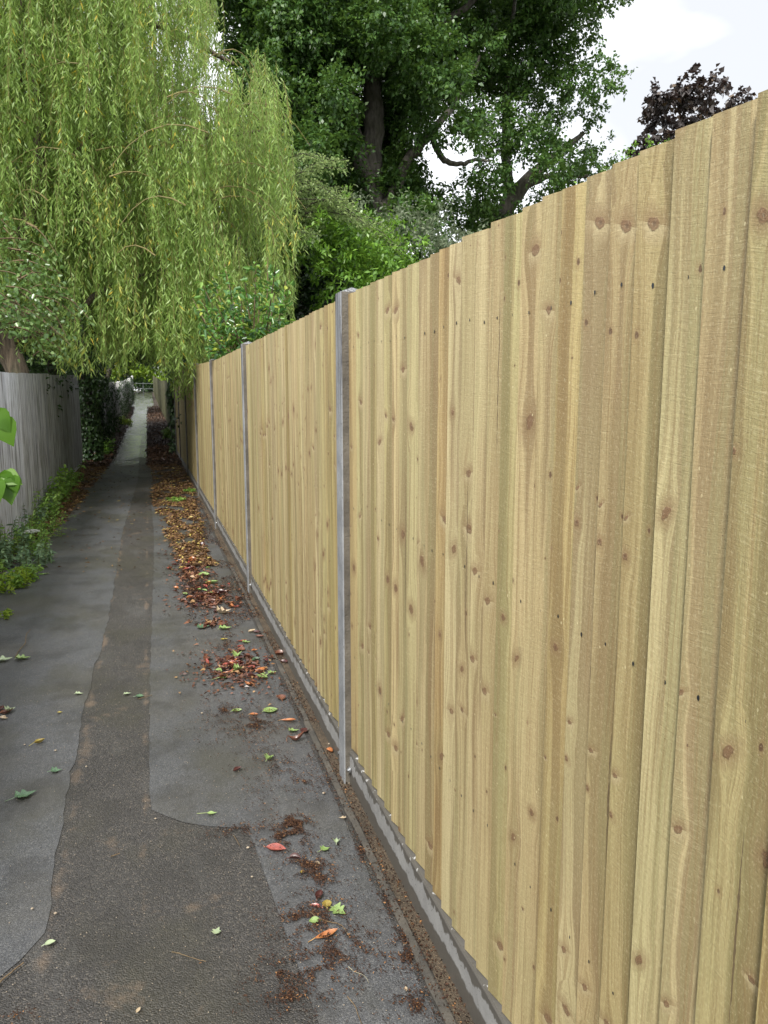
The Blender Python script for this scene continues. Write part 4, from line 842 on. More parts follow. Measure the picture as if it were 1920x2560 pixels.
pl = [
 ('nettle_plant', 'tallest leafy green nettle clump against the old fence, farthest one of the verge', gp(172, 1232), .62, 9, L_WEED, .085, .16),
 ('nettle_plant', 'leafy green clump right beside the farthest nettle, nearer the camera', gp(145, 1262), .52, 9, L_WEED, .08, .16),
 ('nettle_plant', 'fresh green bushy weed in the middle of the verge below the dark fence joint', gp(118, 1300), .42, 10, L_WEED, .06, .16),
 ('creeping_weed', 'fine green weed tangle spreading onto the path beside the white flower', gp(112, 1345), .30, 14, L_WEED, .045, .2),
 ('bushy_weed', 'green bushy weed under the white flower', gp(70, 1385), .34, 12, L_WEED, .05, .2),
 ('bluish_weed', 'blue-green leafy weed at the left edge beside the fence foot', gp(15, 1400), .42, 12, L_WEEDB, .06, .22),
 ('bluish_weed', 'blue-green weed mat between the white flower and the path edge', gp(85, 1415), .22, 16, L_WEEDB, .055, .2),
 ('low_weed', 'low yellow-green weed at the nearest end of the verge', gp(28, 1470), .16, 16, L_LIME, .05, .18),
 ('low_weed', 'yellow-green tuft just behind the nearest weed, touching the path', gp(62, 1455), .14, 14, L_WEED, .045, .16),
 ('low_weed', 'tiny sprig growing out of the path edge, nearest the camera', gp(14, 1545), .06, 6, L_LIME, .03, .05),
]
for nm, lb, b, h, ns, m, lf, sp in pl: stem_plant(nm, lb, b, h, ns, m, lf, sp)
for k_ in range(24):
    y = 5.9+k_*.40+rng.normal(0, .08); stem_plant('verge_weed', 'one of the small green weeds crowding the foot of the old grey fence', (-1.42+rng.uniform(0, .12), y), rng.uniform(.14, .36), 9, [L_WEED, L_WEEDB, L_WEED][k_ % 3], rng.uniform(.04, .06), .12, grp='small weeds along the old fence')
# wispy seed stems leaning over the path
for i, (x0, y0, x1, y1, lb) in enumerate([(85, 1370, 190, 1288, 'long thin seed stem with yellow tip reaching far over the path'), (95, 1380, 188, 1322, 'thin bent stem lying low over the path below the longest one'), (60, 1340, 110, 1215, 'wispy straight stem standing in front of the old fence boards'), (75, 1350, 95, 1240, 'second wispy stem before the old fence, left of the nettles')]):
    a = gp(x0, y0); e_ = at(x1, y1, a[1]+.3); g_ = [float(v) for v in a]; o = empty('seed_stem', g_, lb, 'grass stem'); o['_org'] = g_
    S = spline([(*a, .003), (*((a+e_)/2+[0, 0, .10]), .002), (*e_, .001)], 8); t = MB(); t.tube(S[:, :3], S[:, 3], 4); t.build('stem', [leafstem], o, attr=False)
    idx = rng.integers(len(S)//2, len(S), 26); foliage('leaves', o, L_WEED, S[idx, :3]+rng.normal(0, .008, (26, 3)), rand_dirs(26), rand_dirs(26, 1), .022, .007)
# cow parsley with its white umbel
b = gp(82, 1395); o, tops = stem_plant('cow_parsley', 'weed with a flat white flower head beside the old grey fence', b, .20, 4, L_WEED, .05, .08, cat='flower')
e_ = at(78, 1325, b[1]+.1); t = MB(); t.tube([b, (b+e_)/2+[.02, 0, 0], e_-[0, 0, .03]], [.004, .003, .002], 5); t.build('stem', [leafstem], o, attr=False)
t = MB()
for _ in range(190):
    a = rng.random()*6.28; r = .085*rng.random()**.5; p = e_+[math.cos(a)*r, math.sin(a)*r, -.02*(r/.085)**2+rng.normal(0, .003)]; q = rng.uniform(.006, .011)
    t.add([p+[q, 0, 0], p+[0, q, .002], p+[-q, 0, 0], p+[0, -q, .002], p+[0, 0, -.004]], [(0, 1, 2, 3), (0, 4, 1), (1, 4, 2), (2, 4, 3), (3, 4, 0)])
t.build('flower_head', [WHITE], o, attr=False)
# far verge plants
stem_plant('fern_clump', 'small green plant at the foot of the far brown fence, right of the shiny path', (.62, 27.5), .5, 10, L_WEED, .12, .2, lean=(-.3, 0))
stem_plant('verge_plant', 'green leafy plant left of the shiny path at the foot of the ivy', (-1.15, 21.6), .45, 12, L_LAUREL, .10, .3)
stem_plant('verge_plant', 'bright little plant at the foot of the pale concrete posts far down the left side', (-1.1, 38), .5, 12, L_LIME, .12, .3)
stem_plant('grass_tuft', 'green weed tuft among the brown leaves near the fourth bay of the new fence', (.33, 11.9), .05, 20, L_WEED, .04, .16)
stem_plant('grass_tuft', 'small green tuft in the leaf litter against the gravel board, farther than the other tuft', (.55, 12.9), .06, 16, L_WEED, .04, .1)

# shrub at the extreme left whose few bright leaves reach into the frame
shr = empty('lilac_shrub', (-1.42, 2.3, 0), 'bright green heart-shaped leaves reaching in at the left edge, closest to the camera', 'shrub'); shr['_org'] = [-1.42, 2.3, 0.]
tb = MB(); P = []; D = []; Nn = []; Ls = []
e1 = at(-6, 1178, 2.5); e2 = at(-25, 1045, 2.5)
for e_ in (e1, e2, np.array([-.95, 2.35, 1.5]), np.array([-1.3, 2.1, 1.7]), np.array([-1.1, 2.7, 1.2])):
    s0 = np.array([-1.42, 2.3, 0.]); S = spline([(*s0, .011), (*((s0+e_)/2+[-.08, 0, .12]), .008), (*e_, .003)], 8); tb.tube(S[:, :3], S[:, 3], 6)
    for q in range(14):
        i = rng.integers(len(S)//2, len(S)); p = S[i, :3]+rng.normal(0, .02, 3)
        if p[0] > -.55: continue
        P.append(p); D.append(rand_dirs(1, -.6)[0]); Nn.append(rand_dirs(1, .8)[0]); Ls.append(rng.uniform(.06, .085))
V0 = _rt; 
for (x, y, dx, dy, L_) in [(-2, 1050, .45, 1, .085), (-10, 1030, .55, .9, .07), (12, 1188, .75, .35, .060), (12, 1190, .30, 1.0, .088), (-4, 1185, .35, 1, .095), (-14, 1200, .1, 1, .08), (28, 1192, .25, .9, .05)]:
    P.append(at(x, y, 2.5+rng.normal(0, .01))); D.append(_rt*dx-_up*dy+_fw*rng.normal(0, .15)); Nn.append(-_fw+_up*.4+_rt*rng.normal(0, .3)); Ls.append(L_)
tb.build('stem', [TWIG], shr, smooth=True, attr=False)
def heart(P, D, Nn, Ls, m, parent):
    pr = [(0, 0), (-.06, .26), (.08, .43), (.28, .47), (.52, .36), (.78, .16), (1, 0)]; V = []; F = []
    for p, d, n_, l in zip(P, D, Nn, Ls):
        d = nrm(np.array(d, float)); s = nrm(np.cross(d, n_)); u = np.cross(s, d); b = len(V)
        for k, (t, w_) in enumerate(pr):
            z = -.35*t*t*l*.5; V += [p+d*max(t, 0)*l+u*z, p+d*t*l+s*w_*l+u*(z+.10*l*w_*2), p+d*t*l-s*w_*l+u*(z+.10*l*w_*2)]
        for k in range(len(pr)-1): F += [(b+k*3, b+k*3+1, b+k*3+4, b+k*3+3), (b+k*3, b+k*3+3, b+k*3+5, b+k*3+2)]
    return build('leaves', V, F, m, parent, attrs={'rnd': np.repeat(rng.random(len(P)), 3*len(pr))}, smooth=True)
L_LILAC = leaf_mat('fresh_leaf', (.055, .14, .012), (.08, .185, .018), (.12, .235, .03), .38, .5, .5, tcol=(.25, .52, .03))
heart(P, D, Nn, Ls, L_LILAC, shr)

# ------------------------------------------------------------------ fallen leaves, twigs and grit
def litter(name, label, m, pts, L_, W_, zmax=.03, kind='kite', curl=.25, flat=2.2):
    n = len(pts); z = gz(pts[:, 1])+.013+zmax*rng.random(n)**2; P = np.stack([pts[:, 0], pts[:, 1], z], 1)
    a = rng.random(n)*6.28; D = np.stack([np.cos(a), np.sin(a), rng.normal(0, .22, n)], 1)
    V, F, A = leaves(P, D, rand_dirs(n, flat), L_*(.5+.8*rng.random(n)), W_*(.6+.7*rng.random(n)), rng.random(n), kind, .22, curl)
    V[:, 2] = np.maximum(V[:, 2], gz(V[:, 1])+.011)
    o = build(name, V, F, m, None, attrs={'rnd': A}); tag(o, label, 'leaf litter', kind='stuff'); return o
def band(n, y0, y1, xl, xr, dens=None, pw=1.):
    y = y0+(y1-y0)*rng.random(n)**pw; u = rng.random(n); x = np.interp(y, *xl)*(1-u)+np.interp(y, *xr)*u+rng.normal(0, .02, n)
    k = np.array([mnoise.noise(Vector((a*4.5, b*2.2, 3.))) for a, b in zip(x, y)]) > (-.12 if dens is None else dens)
    return np.stack([x[k], y[k]], 1)
def blob(cx, cy, rx, ry, n):
    a = rng.random(n)*6.28; r = np.abs(rng.normal(0, .5, n)); x = cx+np.cos(a)*r*rx; y = cy+np.sin(a)*r*ry
    k = np.array([mnoise.noise(Vector((p*22, q*22, 1.))) for p, q in zip(x, y)]) > -.15+r*.15; k &= (x < .70) & (x > -1.45)
    return np.stack([x[k], y[k]], 1)
YR = [6.6, 8, 9.5, 12, 14, 17.8]
litter('leaf_litter', 'thick band of small orange-brown leaves along the new fence before the dark part of the path', L_LIT, band(15000, 7.2, 18.5, ([7.2, 8.5, 10, 12, 14, 17, 18.5], [.26, .16, .10, -.02, .02, .02, -.1]), ([7.2, 8.5, 10, 12, 14, 17, 18.5], [.52, .50, .56, .62, .66, .64, .62]), -.16), .055, .020)
L_BRN = leaf_mat('old_brown_litter', (.035, .022, .016), (.075, .042, .028), (.15, .085, .05), .05, .4, .5, extra=(.22, .13, .07))
litter('leaf_litter', 'brown leaves heaped in the dark on the right of the far path', L_BRN, band(15000, 18, 60, ([18, 20, 60], [-.05, -.06, -.1]), ([18, 60], [.75, .85]), -.25, 1.8), .075, .045, .05)
litter('leaf_litter', 'orange-brown leaves between the weeds and the asphalt along the old grey fence', L_LIT, band(7000, 8.8, 18.3, ([8.8, 18.3], [-1.45, -1.45]), ([8.8, 10, 12, 15, 18.3], [-1.22, -1.12, -1.02, -.98, -.95]), -.22), .055, .022)
litter('leaf_litter', 'dark brown leaves along the left of the far path below the ivy', L_BRN, band(9000, 18, 60, ([18, 60], [-1.5, -1.5]), ([18, 20, 60], [-.95, -.92, -1.0]), -.25, 1.8), .075, .045, .05)
litter('leaf_litter', 'sparse small yellow leaves dotted over the middle of the asphalt', L_LIT, band(420, 7, 19, ([7, 19], [-1.1, -.95]), ([7, 19], [.2, .2]), -.9), .045, .014, .002)
litter('leaf_litter', 'mixed reddish leaf scraps in the strip of litter between the second and third posts', L_RED, np.concatenate([blob(.30, 6.9, .22, .55, 620), blob(.38, 6.0, .26, .55, 900), blob(.30, 7.9, .22, .5, 420), blob(.35, 5.35, .13, .12, 160)]), .042, .024, .012)
litter('leaf_litter', 'reddish scraps under the leaf heap before the first post', L_RED, blob(.42, 4.4, .34, .55, 1500), .028, .015, .010)
mul = [(735, 2062, .045, .045, 900), (730, 2090, .09, .09, 500), (700, 2100, .10, .10, 420), (770, 2170, .11, .12, 700), (800, 2200, .09, .09, 300), (790, 2300, .14, .13, 700), (740, 2300, .08, .08, 200), (850, 2380, .14, .10, 600), (800, 2440, .14, .12, 500), (700, 2440, .10, .09, 260), (720, 2500, .12, .1, 260), (1020, 2400, .10, .09, 260), (1040, 2520, .09, .08, 260),
       (640, 1815, .28, .30, 1800), (560, 1780, .16, .2, 500), (700, 1920, .16, .22, 500), (760, 1960, .12, .16, 280), (900, 2130, .08, .1, 200), (600, 2080, .14, .06, 260), (560, 1620, .12, .22, 420), (1010, 2350, .06, .1, 160), (970, 2250, .05, .08, 120), (1060, 2300, .04, .06, 60), (45, 2545, .16, .05, 60)]
mp_ = np.concatenate([band(9000, 1.3, 6.5, ([1.3, 3.2, 6.5], [.25, .30, .12]), ([1.3, 6.5], [.66, .66]), .12)]+[blob(*gp(x, y)[:2], rx*1.35, ry*1.35, int(n*2.2)) for x, y, rx, ry, n in mul])
litter('leaf_mulch', 'dark rotted leaf crumbs speckling the asphalt beside the kerb strip', L_MULCH, mp_, .0085, .0034, .0016, flat=2.)
litter('leaf_mulch', 'dark crumbs under the leaf band between the kerb strip and the asphalt, farther off', L_MULCH, np.concatenate([band(14000, 5, 12, ([5, 12], [.22, .15]), ([5, 12], [.68, .68]), -.1), blob(.30, 6.4, .25, .9, 2500)]), .016, .007, .006, flat=1.)
litter('leaf_mulch', 'brown crumbs along the gritty strip at the foot of the gravel boards', L_MULCH, band(5200, 1.0, 6.5, ([1, 7], [.645, .645]), ([1, 7], [.724, .724]), -.2), .009, .005, .006, flat=1.)

def fleaf(name, c, c2, vein, rough=.3):
    m, nt, b, o = mat(name); g = G(nt); uv = g.n('ShaderNodeUVMap'); uv.uv_map = 'UVMap'; s = g.sep(uv.outputs[0]); p = g.geo()
    n = g.noise(p, 60, 4, .65); n2 = g.noise(p, 300, 3, .7); col = g.mix(g.rng(n, .38, .62), c, c2); col = g.mix(g.rng(n2, .62, .72, 0, .6), col, tuple(q*.35 for q in c2))
    av = g.m('ABSOLUTE', s[1]); mid = g.rng(av, .06, .015); vv = g.m('ABSOLUTE', g.m('SUBTRACT', g.m('FRACT', g.m('MULTIPLY', g.m('SUBTRACT', s[0], g.m('MULTIPLY', av, .35)), 8.)), .5))
    ve = g.m('MAXIMUM', mid, g.m('MULTIPLY', g.rng(vv, .08, .02), .45)); col = g.mix(g.m('MULTIPLY', ve, .7), col, vein)
    nt.links.new(col, b.inputs['Base Color']); b.inputs['Roughness'].default_value = rough; b.inputs['Specular IOR Level'].default_value = .6
    nt.links.new(g.bump(g.m('ADD', n2, ve), .4, .001), b.inputs['Normal'])
    t = g.n('ShaderNodeBsdfTranslucent'); nt.links.new(col, t.inputs[0]); ms = g.n('ShaderNodeMixShader'); ms.inputs[0].default_value = .15
    nt.links.new(b.outputs[0], ms.inputs[1]); nt.links.new(t.outputs[0], ms.inputs[2]); nt.links.new(ms.outputs[0], o.inputs[0]); return m
FM = {'red': fleaf('red_leaf', (.40, .10, .075), (.22, .045, .035), (.55, .25, .18), .22), 'orange': fleaf('orange_leaf', (.50, .20, .07), (.32, .10, .035), (.62, .40, .15)),
      'maroon': fleaf('maroon_leaf', (.10, .035, .030), (.055, .02, .02), (.18, .08, .06)), 'rust': fleaf('rust_leaf', (.20, .082, .048), (.105, .042, .03), (.38, .18, .10)), 'green': fleaf('green_leaf', (.19, .30, .085), (.29, .40, .14), (.42, .5, .24)),
      'ivy': fleaf('dark_ivy_leaf', (.055, .12, .06), (.09, .17, .085), (.26, .36, .24), .25), 'pale': fleaf('pale_green_leaf', (.33, .42, .26), (.42, .50, .30), (.52, .58, .42)), 'cream': fleaf('cream_leaf', (.58, .48, .33), (.45, .34, .22), (.62, .54, .4)),
      'yellow': fleaf('yellow_leaf', (.42, .36, .07), (.26, .18, .04), (.5, .44, .14))}
LSH = {'oval': [(0, .02), (.1, .12), (.25, .21), (.45, .25), (.65, .21), (.82, .13), (.93, .05), (1, .005)], 'long': [(0, .015), (.12, .07), (.3, .13), (.5, .165), (.7, .155), (.87, .09), (1, .005)],
       'round': [(0, .05), (.1, .24), (.3, .38), (.5, .42), (.7, .34), (.88, .18), (1, .01)], 'ivy': [(-.08, .12), (0, .30), (.06, .50), (.16, .38), (.24, .26), (.36, .48), (.46, .44), (.55, .22), (.75, .13), (1, .005)], 'shard': [(0, .03), (.25, .25), (.4, .30), (.7, .12), (1, .01)]}
_lm = {}
def leaf_mesh(shape, L_, curl, roll, color, stem=.3, seed=0):
    pr = LSH[shape]; r = random.Random(seed); V = []; F = []; UV = []; bend = r.uniform(-.5, .5)
    for t, w_ in pr:
        for c in (-1, -.5, 0, .5, 1):
            x = t*L_; y = c*w_*L_; z = roll*L_*abs(c)**1.6*w_*1.6+curl*L_*(t-.45)**2*1.3+bend*.10*L_*t*c*w_*3+r.uniform(-.006, .006)*L_+.004
            V.append((x, y+bend*.25*L_*(t-.5)**2, z)); UV.append((t, c))
    for i in range(len(pr)-1):
        for j in range(4): F.append((i*5+j, (i+1)*5+j, (i+1)*5+j+1, i*5+j+1))
    zmin = min(v[2] for v in V); V = [(a, b, c-zmin+.0015) for a, b, c in V]
    if stem:
        s = MB(); z0 = V[2][2]; s.tube([(.03*L_, 0, z0+.001), (-stem*.5*L_, .04*L_*bend, max(.004, z0*.6)), (-stem*L_, .12*L_*bend, .003)], [.0013, .0012, .0014], 5); b0 = len(V); V += s.V; F += [tuple(b0+i for i in f) for f in s.F]; UV += [(0, 0)]*len(s.V)
    me = bpy.data.meshes.new('fallen_leaf'); me.from_pydata([tuple(v) for v in V], [], F); ul = me.uv_layers.new(name='UVMap')
    for lp in me.loops: ul.data[lp.index].uv = UV[lp.vertex_index]
    for p in me.polygons: p.use_smooth = True
    me.materials.append(FM[color]); return me
def drop_leaf(x, y, L_, ang, shape, color, label, curl=.3, roll=.3, stem=.3, grp=None, xy=None, dz=0.):
    p = gp(x, y) if xy is None else np.array([xy[0], xy[1], 0.]); me = leaf_mesh(shape, L_, curl, roll, color, stem, random.randint(0, 9999))
    o = bpy.data.objects.new('fallen_leaf', me); C.objects.link(o); a = math.radians(ang)
    o.location = (p[0]-math.cos(a)*L_*.5, p[1]-math.sin(a)*L_*.5, float(gz(p[1]))+.007+dz); o.rotation_euler = (random.uniform(-.10, .10), random.uniform(-.08, .08), a)
    tag(o, label, 'leaf', grp); return o
DL = [(690, 2128, .075, -28, 'oval', 'red', 'large glossy pinkish-red leaf lying on the asphalt below the dark mulch spot', .15, .35, .1), (738, 2152, .045, -20, 'oval', 'maroon', 'small dark red leaf touching the right end of the large pinkish-red one', .1, .9, .2),
 (816, 2346, .075, 10, 'long', 'orange', 'long orange leaf with a stalk, lowest leaf of the green and red group', .3, .3, .28), (850, 2288, .052, -60, 'ivy', 'green', 'bright green lobed leaf just above the long orange leaf', .3, .2, .5), (817, 2268, .036, 80, 'round', 'yellow', 'spotted yellow-green leaf between the maroon leaf and the bright green one', .3, .3, .2),
 (786, 2309, .034, 170, 'round', 'green', 'small light green leaf left of the long orange leaf', .3, .3, .1), (788, 2274, .036, 150, 'oval', 'red', 'small pink-red leaf under the crumpled maroon leaf', .2, .5, .2), (797, 2248, .048, 60, 'oval', 'maroon', 'crumpled maroon leaf on top of the green and red group', .6, .8, .4),
 (856, 2051, .030, 175, 'shard', 'cream', 'cream curled leaf scrap lying alone beside the kerb strip', .4, .3, 0), (841, 2110, .030, 75, 'ivy', 'pale', 'pale green leaf standing on edge right of the mulch spot', .6, .7, .2), (815, 2128, .036, 20, 'ivy', 'green', 'torn light green leaf left of the pale upright one', .3, .3, .5),
 (795, 2165, .028, -50, 'shard', 'cream', 'pinkish cream leaf scrap in the mulch under the torn green leaf', .3, .3, 0), (758, 2186, .024, 10, 'shard', 'yellow', 'yellowish crumb of a leaf in the mulch left of the cream scrap', .3, .3, 0), (530, 2040, .042, -20, 'shard', 'green', 'light green triangular leaf with a long thin stalk on the grey patch edge', .3, .25, .9),
 (543, 2333, .030, 60, 'ivy', 'pale', 'grey-green ivy leaf alone on the coarse asphalt', .2, .2, 0), (68, 1993, .075, 20, 'ivy', 'ivy', 'large dark green ivy leaf with pale veins near the left edge', .25, .2, .6), (142, 1932, .042, 0, 'ivy', 'ivy', 'small dull green leaf right above the large ivy leaf', .3, .3, .4),
 (100, 1862, .048, 20, 'oval', 'yellow', 'curled yellow-brown leaf standing on its stalk near the left edge', .8, .9, .5), (199, 1738, .040, 0, 'ivy', 'pale', 'faded pale leaf lying on the left smooth asphalt', .2, .3, .2), (320, 1738, .036, 10, 'ivy', 'pale', 'pale green leaf on the coarse middle strip, left one of two', .2, .2, .2), (349, 1745, .042, 0, 'round', 'ivy', 'bluish green leaf on the middle strip, right one of two', .3, .3, .3),
 (126, 2366, .030, 10, 'round', 'pale', 'yellowish grey round leaf where the left asphalt patch ends', .3, .3, .3), (346, 2533, .020, 60, 'oval', 'cream', 'tiny cream seed leaf near the bottom edge', .2, .4, 0), (1015, 2480, .018, 80, 'oval', 'cream', 'tiny cream leaf nearest the kerb strip at the bottom', .4, .5, 0),
 (676, 1781, .075, 5, 'round', 'green', 'largest light green leaf on the heap before the first post', .3, .2, .1), (592, 1781, .055, 10, 'oval', 'green', 'light green leaf at the left foot of the leaf heap', .4, .4, .1), (562, 1697, .070, 20, 'ivy', 'green', 'light green ivy leaf with long stalk at the upper left of the heap', .3, .2, .8), (660, 1697, .070, -60, 'ivy', 'green', 'green lobed leaf on top of the heap next to the orange leaf', .3, .2, .3),
 (682, 1686, .050, 20, 'ivy', 'green', 'smaller green leaf right behind the lobed one on the heap', .3, .3, .2), (654, 1680, .085, 30, 'oval', 'orange', 'big orange leaf at the back of the heap', .2, .3, .1), (722, 1808, .080, -30, 'long', 'orange', 'long orange leaf at the lower right of the heap', .3, .5, .2), (635, 1790, .045, -10, 'oval', 'orange', 'small orange leaf between the two light green ones', .3, .4, .1),
 (702, 1750, .060, 90, 'round', 'rust', 'round reddish leaf on the right of the heap', .3, .3, .2), (763, 1832, .055, 40, 'round', 'maroon', 'round dark red leaf right of the heap near the kerb strip', .3, .3, .1), (736, 1831, .048, 10, 'ivy', 'green', 'green leaf left of the round dark red one', .3, .3, 0), (742, 1857, .080, -10, 'long', 'rust', 'curled wet brown leaf below the round dark red one', 1.4, .9, .1),
 (825, 1885, .050, -70, 'oval', 'orange', 'orange leaf caught on the gritty strip left of the first post foot', .6, .8, 0), (676, 1902, .045, 40, 'ivy', 'green', 'green crumpled leaf alone below the heap', .6, .7, .2), (594, 1931, .045, 30, 'oval', 'maroon', 'dark wet leaf alone on the grey patch', .5, .8, 0), (641, 1656, .060, 5, 'oval', 'ivy', 'dark green leaf alone above the heap', .5, .8, 0),
 (637, 1630, .045, 0, 'shard', 'orange', 'orange leaf scrap between the small mulch patch and the kerb strip', .4, .4, 0), (602, 1620, .055, 30, 'oval', 'red', 'shiny red leaf at the right of the small mulch patch', .4, .5, 0), (606, 1606, .065, 15, 'long', 'red', 'red leaf lying behind the shiny one by the small mulch patch', .3, .5, 0), (617, 1609, .05, 0, 'ivy', 'green', 'green leaf tucked under the red leaves by the small mulch patch', .3, .3, 0),
 (560, 1602, .05, 0, 'oval', 'yellow', 'yellow leaf on the small mulch patch', .4, .4, 0), (510, 1572, .080, 0, 'ivy', 'ivy', 'grey-green leaf on the clean asphalt left of the litter strip', .3, .2, .1), (630, 1582, .06, 30, 'oval', 'cream', 'pale pink leaf in the group against the kerb strip', .4, .5, 0), (642, 1585, .06, -30, 'oval', 'maroon', 'dark leaf beside the pale pink one against the kerb strip', .5, .5, 0),
 (649, 1596, .06, -20, 'oval', 'rust', 'reddish leaf below the pale pink one on the kerb strip', .5, .5, 0), (700, 1640, .06, 0, 'round', 'rust', 'brown leaf standing on the kerb strip, upper one of two', .6, .6, 0), (712, 1660, .06, -40, 'oval', 'maroon', 'dark brown leaf on the kerb strip, lower one of two', .6, .6, 0), (16, 1787, .07, 30, 'oval', 'rust', 'brown leaf in the small cluster at the left edge', .6, .6, .3), (4, 1778, .06, 80, 'oval', 'maroon', 'dark leaf at the back of the left-edge cluster', .6, .6, .3),
 (28, 1780, .05, 40, 'ivy', 'pale', 'pale curled leaf at the right of the left-edge cluster', .6, .6, .1), (10, 1800, .05, -30, 'shard', 'cream', 'cream scrap at the front of the left-edge cluster', .5, .5, 0), (12, 1655, .09, 10, 'ivy', 'pale', 'pale green torn leaf under the bent twig at the left edge', .3, .3, .1), (60, 1650, .08, 0, 'ivy', 'green', 'green torn leaf at the foot of the bent twig', .3, .3, .2), (150, 1785, .03, 0, 'shard', 'yellow', 'small yellow scrap on the left asphalt', .3, .3, 0),
 (490, 1497, .09, 20, 'long', 'red', 'pinkish red leaf at the left side of the litter strip', .3, .4, .1), (462, 1489, .07, 120, 'oval', 'green', 'light green leaf touching the pinkish red one', .5, .5, 0), (530, 1461, .11, 10, 'round', 'green', 'pale green leaf in the middle of the litter strip', .3, .3, 0), (510, 1441, .10, 0, 'round', 'green', 'green leaf farther up the middle of the litter strip', .3, .3, 0),
 (565, 1575, .08, 0, 'ivy', 'green', 'lime green leaf at the near end of the litter strip', .3, .3, .2), (562, 1535, .10, 10, 'ivy', 'cream', 'whitish crumpled leaf near the end of the litter strip', .6, .5, 0), (110, 1438, .10, 8, 'long', 'green', 'long pale green leaf at the edge of the verge weeds', .2, .4, 0)]
for x, y, L_, an, sh, co, lb, cu, ro, st in DL: drop_leaf(x, y, L_, an, sh, co, lb, cu, ro, st)
cols = {'rust': 'reddish-brown', 'maroon': 'dark maroon', 'orange': 'orange', 'red': 'red', 'green': 'green'}
def pile(n, cx, cy, rx, ry, where, grp, Lr=(.04, .065)):
    for i in range(n):
        co = random.choices(['rust', 'maroon', 'orange', 'red', 'green'], [5, 5, 2.0, 1.6, .9])[0]; r = abs(random.gauss(0, .55)); a = random.random()*6.28
        x = min(.70, cx+math.cos(a)*r*rx); y = cy+math.sin(a)*r*ry
        drop_leaf(0, 0, random.uniform(*Lr), random.uniform(0, 360), random.choice(['oval', 'oval', 'round', 'shard', 'ivy' if co == 'green' else 'long']), co, '%s leaf lying %s' % (cols[co], where), random.uniform(.1, .9), random.uniform(.1, .9), random.choice([0, .15, .3]), grp, (x, y), random.uniform(0, .018)*(1-min(1, r)))
pile(64, .44, 4.45, .24, .32, 'in the heap on the asphalt before the first post', 'leaves of the heap before the first post')
pile(52, .40, 6.1, .22, .50, 'in the litter strip level with the second concrete post', 'leaves level with the second post', (.045, .08))
pile(52, .34, 7.4, .22, .55, 'in the litter strip beyond the second concrete post', 'leaves beyond the second post', (.05, .085))

def twig(name, label, pts, r, m=TWIG, cat='twig'):
    p0 = gp(*pts[0][:2]); o_pts = []
    for i, q in enumerate(pts):
        a = gp(q[0], q[1]); a[2] = float(gz(a[1]))+.009+r+(q[2] if len(q) > 2 else 0); o_pts.append((*a, r*(1-.5*i/len(pts))))
    S = spline(o_pts, 5); t = MB(); t.tube(S[:, :3]+rng.normal(0, r*.25, (len(S), 3)), S[:, 3], 6, rough=.15); o = t.build(name, [m], smooth=True, attr=False, loc=o_pts[0][:3]); tag(o, label, cat)
twig('twig', 'thick brown twig lying under the green and red leaf group', [(775, 2290), (805, 2308), (840, 2316), (860, 2328), (873, 2350)], .0022)
twig('twig', 'thin dark twig on the sandy stain near the bottom middle', [(430, 2388), (450, 2392), (478, 2402), (514, 2412)], .0015)
twig('twig', 'pale twig at the lower left corner', [(-12, 2478), (20, 2446), (60, 2416)], .0026)
twig('twig', 'bent pale twig sticking up by the torn leaves at the left edge', [(38, 1648), (50, 1628), (64, 1616, .01), (66, 1600, .02), (77, 1584, .02)], .003)
twig('twig', 'short pale stick on the coarse asphalt left of centre', [(278, 2148), (300, 2140)], .002)
twig('twig', 'dark forked stem at the bottom edge before the kerb strip', [(868, 2500), (885, 2520), (890, 2530), (905, 2572)], .0015)
twig('dry_straw', 'thin white curved grass stem on the dark asphalt at the bottom', [(871, 2424), (885, 2436), (905, 2444), (915, 2452), (922, 2466)], .0008, plain('dry_stem', (.5, .46, .32), .7), 'stem')
twig('twig', 'small dark stick beside the torn light green leaf triangle', [(585, 2096), (600, 2122)], .0014)
twig('twig', 'short twig across the middle strip beside the bluish green leaf', [(345, 1752), (362, 1748), (380, 1742)], .002)
twig('twig', 'thin brown twig above the heap before the first post', [(592, 1640), (608, 1648), (620, 1652), (618, 1660)], .0018)
STONE = plain('pale_stone', (.42, .36, .27), .8, 0, (.28, .22, .16), 200)
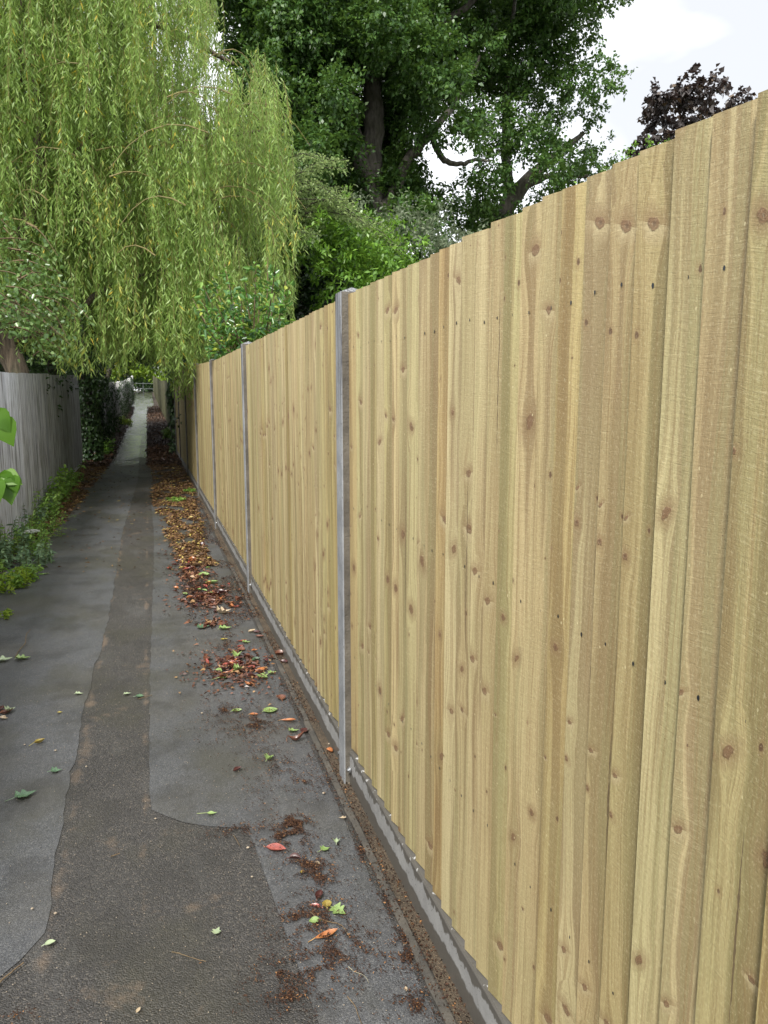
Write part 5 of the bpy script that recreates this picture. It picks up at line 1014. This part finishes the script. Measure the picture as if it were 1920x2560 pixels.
def stone(x, y, r, label, grp=None):
    p = gp(x, y); bm = bmesh.new(); bmesh.ops.create_icosphere(bm, subdivisions=2, radius=r)
    for v in bm.verts: v.co = Vector((v.co.x*1.15, v.co.y*.9, v.co.z*.65))*(1+.28*mnoise.noise(v.co/r*1.3+Vector((x, y, 0))))
    me = bpy.data.meshes.new('pebble'); bm.to_mesh(me); bm.free(); me.materials.append(STONE)
    for q in me.polygons: q.use_smooth = True
    o = bpy.data.objects.new('pebble', me); C.objects.link(o); o.location = (p[0], p[1], .008+r*.4); tag(o, label, 'pebble', grp)
for x, y, r, lb in [(139, 2290, .0048, 'pale pebble on the sandy joint of the left patch'), (810, 1988, .0055, 'brown pebble on the asphalt near the first post'), (872, 1962, .007, 'largest pebble lying against the kerb strip by the first post'), (855, 1920, .005, 'small round pebble at the foot of the first post'), (822, 1864, .004, 'tiny pebble on the grit left of the first post'),
                    (62, 1866, .004, 'pebble left of the curled yellow-brown leaf'), (139, 1881, .005, 'pebble right of the curled yellow-brown leaf'), (216, 1921, .004, 'pebble on the joint near the dull green leaf'), (389, 2052, .004, 'pale pebble at the corner of the right patch'), (505, 1787, .005, 'pale pebble left of the heap'), (620, 2125, .005, 'cream pebble right of the patch corner'), (630, 2198, .004, 'pale pebble on the coarse asphalt below the patch corner'), (81, 2278, .004, 'small pebble left of the sandy joint')]:
    stone(x, y, r, lb)
gr = rng.random((2600, 2)); gx = -1.25+1.9*gr[:, 0]; gy_ = 1.3+7*gr[:, 1]**1.6; V = []; F = []
for i in range(len(gx)):
    s = rng.uniform(.0008, .0022); a = rng.random()*3; b = len(V); z = .0075
    V += [(gx[i]+s*math.cos(a), gy_[i]+s*math.sin(a), z), (gx[i]-s*math.sin(a), gy_[i]+s*math.cos(a), z), (gx[i]-s*math.cos(a), gy_[i]-s*math.sin(a), z), (gx[i]+s*math.sin(a), gy_[i]-s*math.cos(a), z), (gx[i], gy_[i], z+s)]
    F += [(b, b+1, b+4), (b+1, b+2, b+4), (b+2, b+3, b+4), (b+3, b, b+4)]
tag(build('grit', V, F, STONE), 'pale grit and tiny chips scattered over the asphalt', 'grit', kind='stuff')
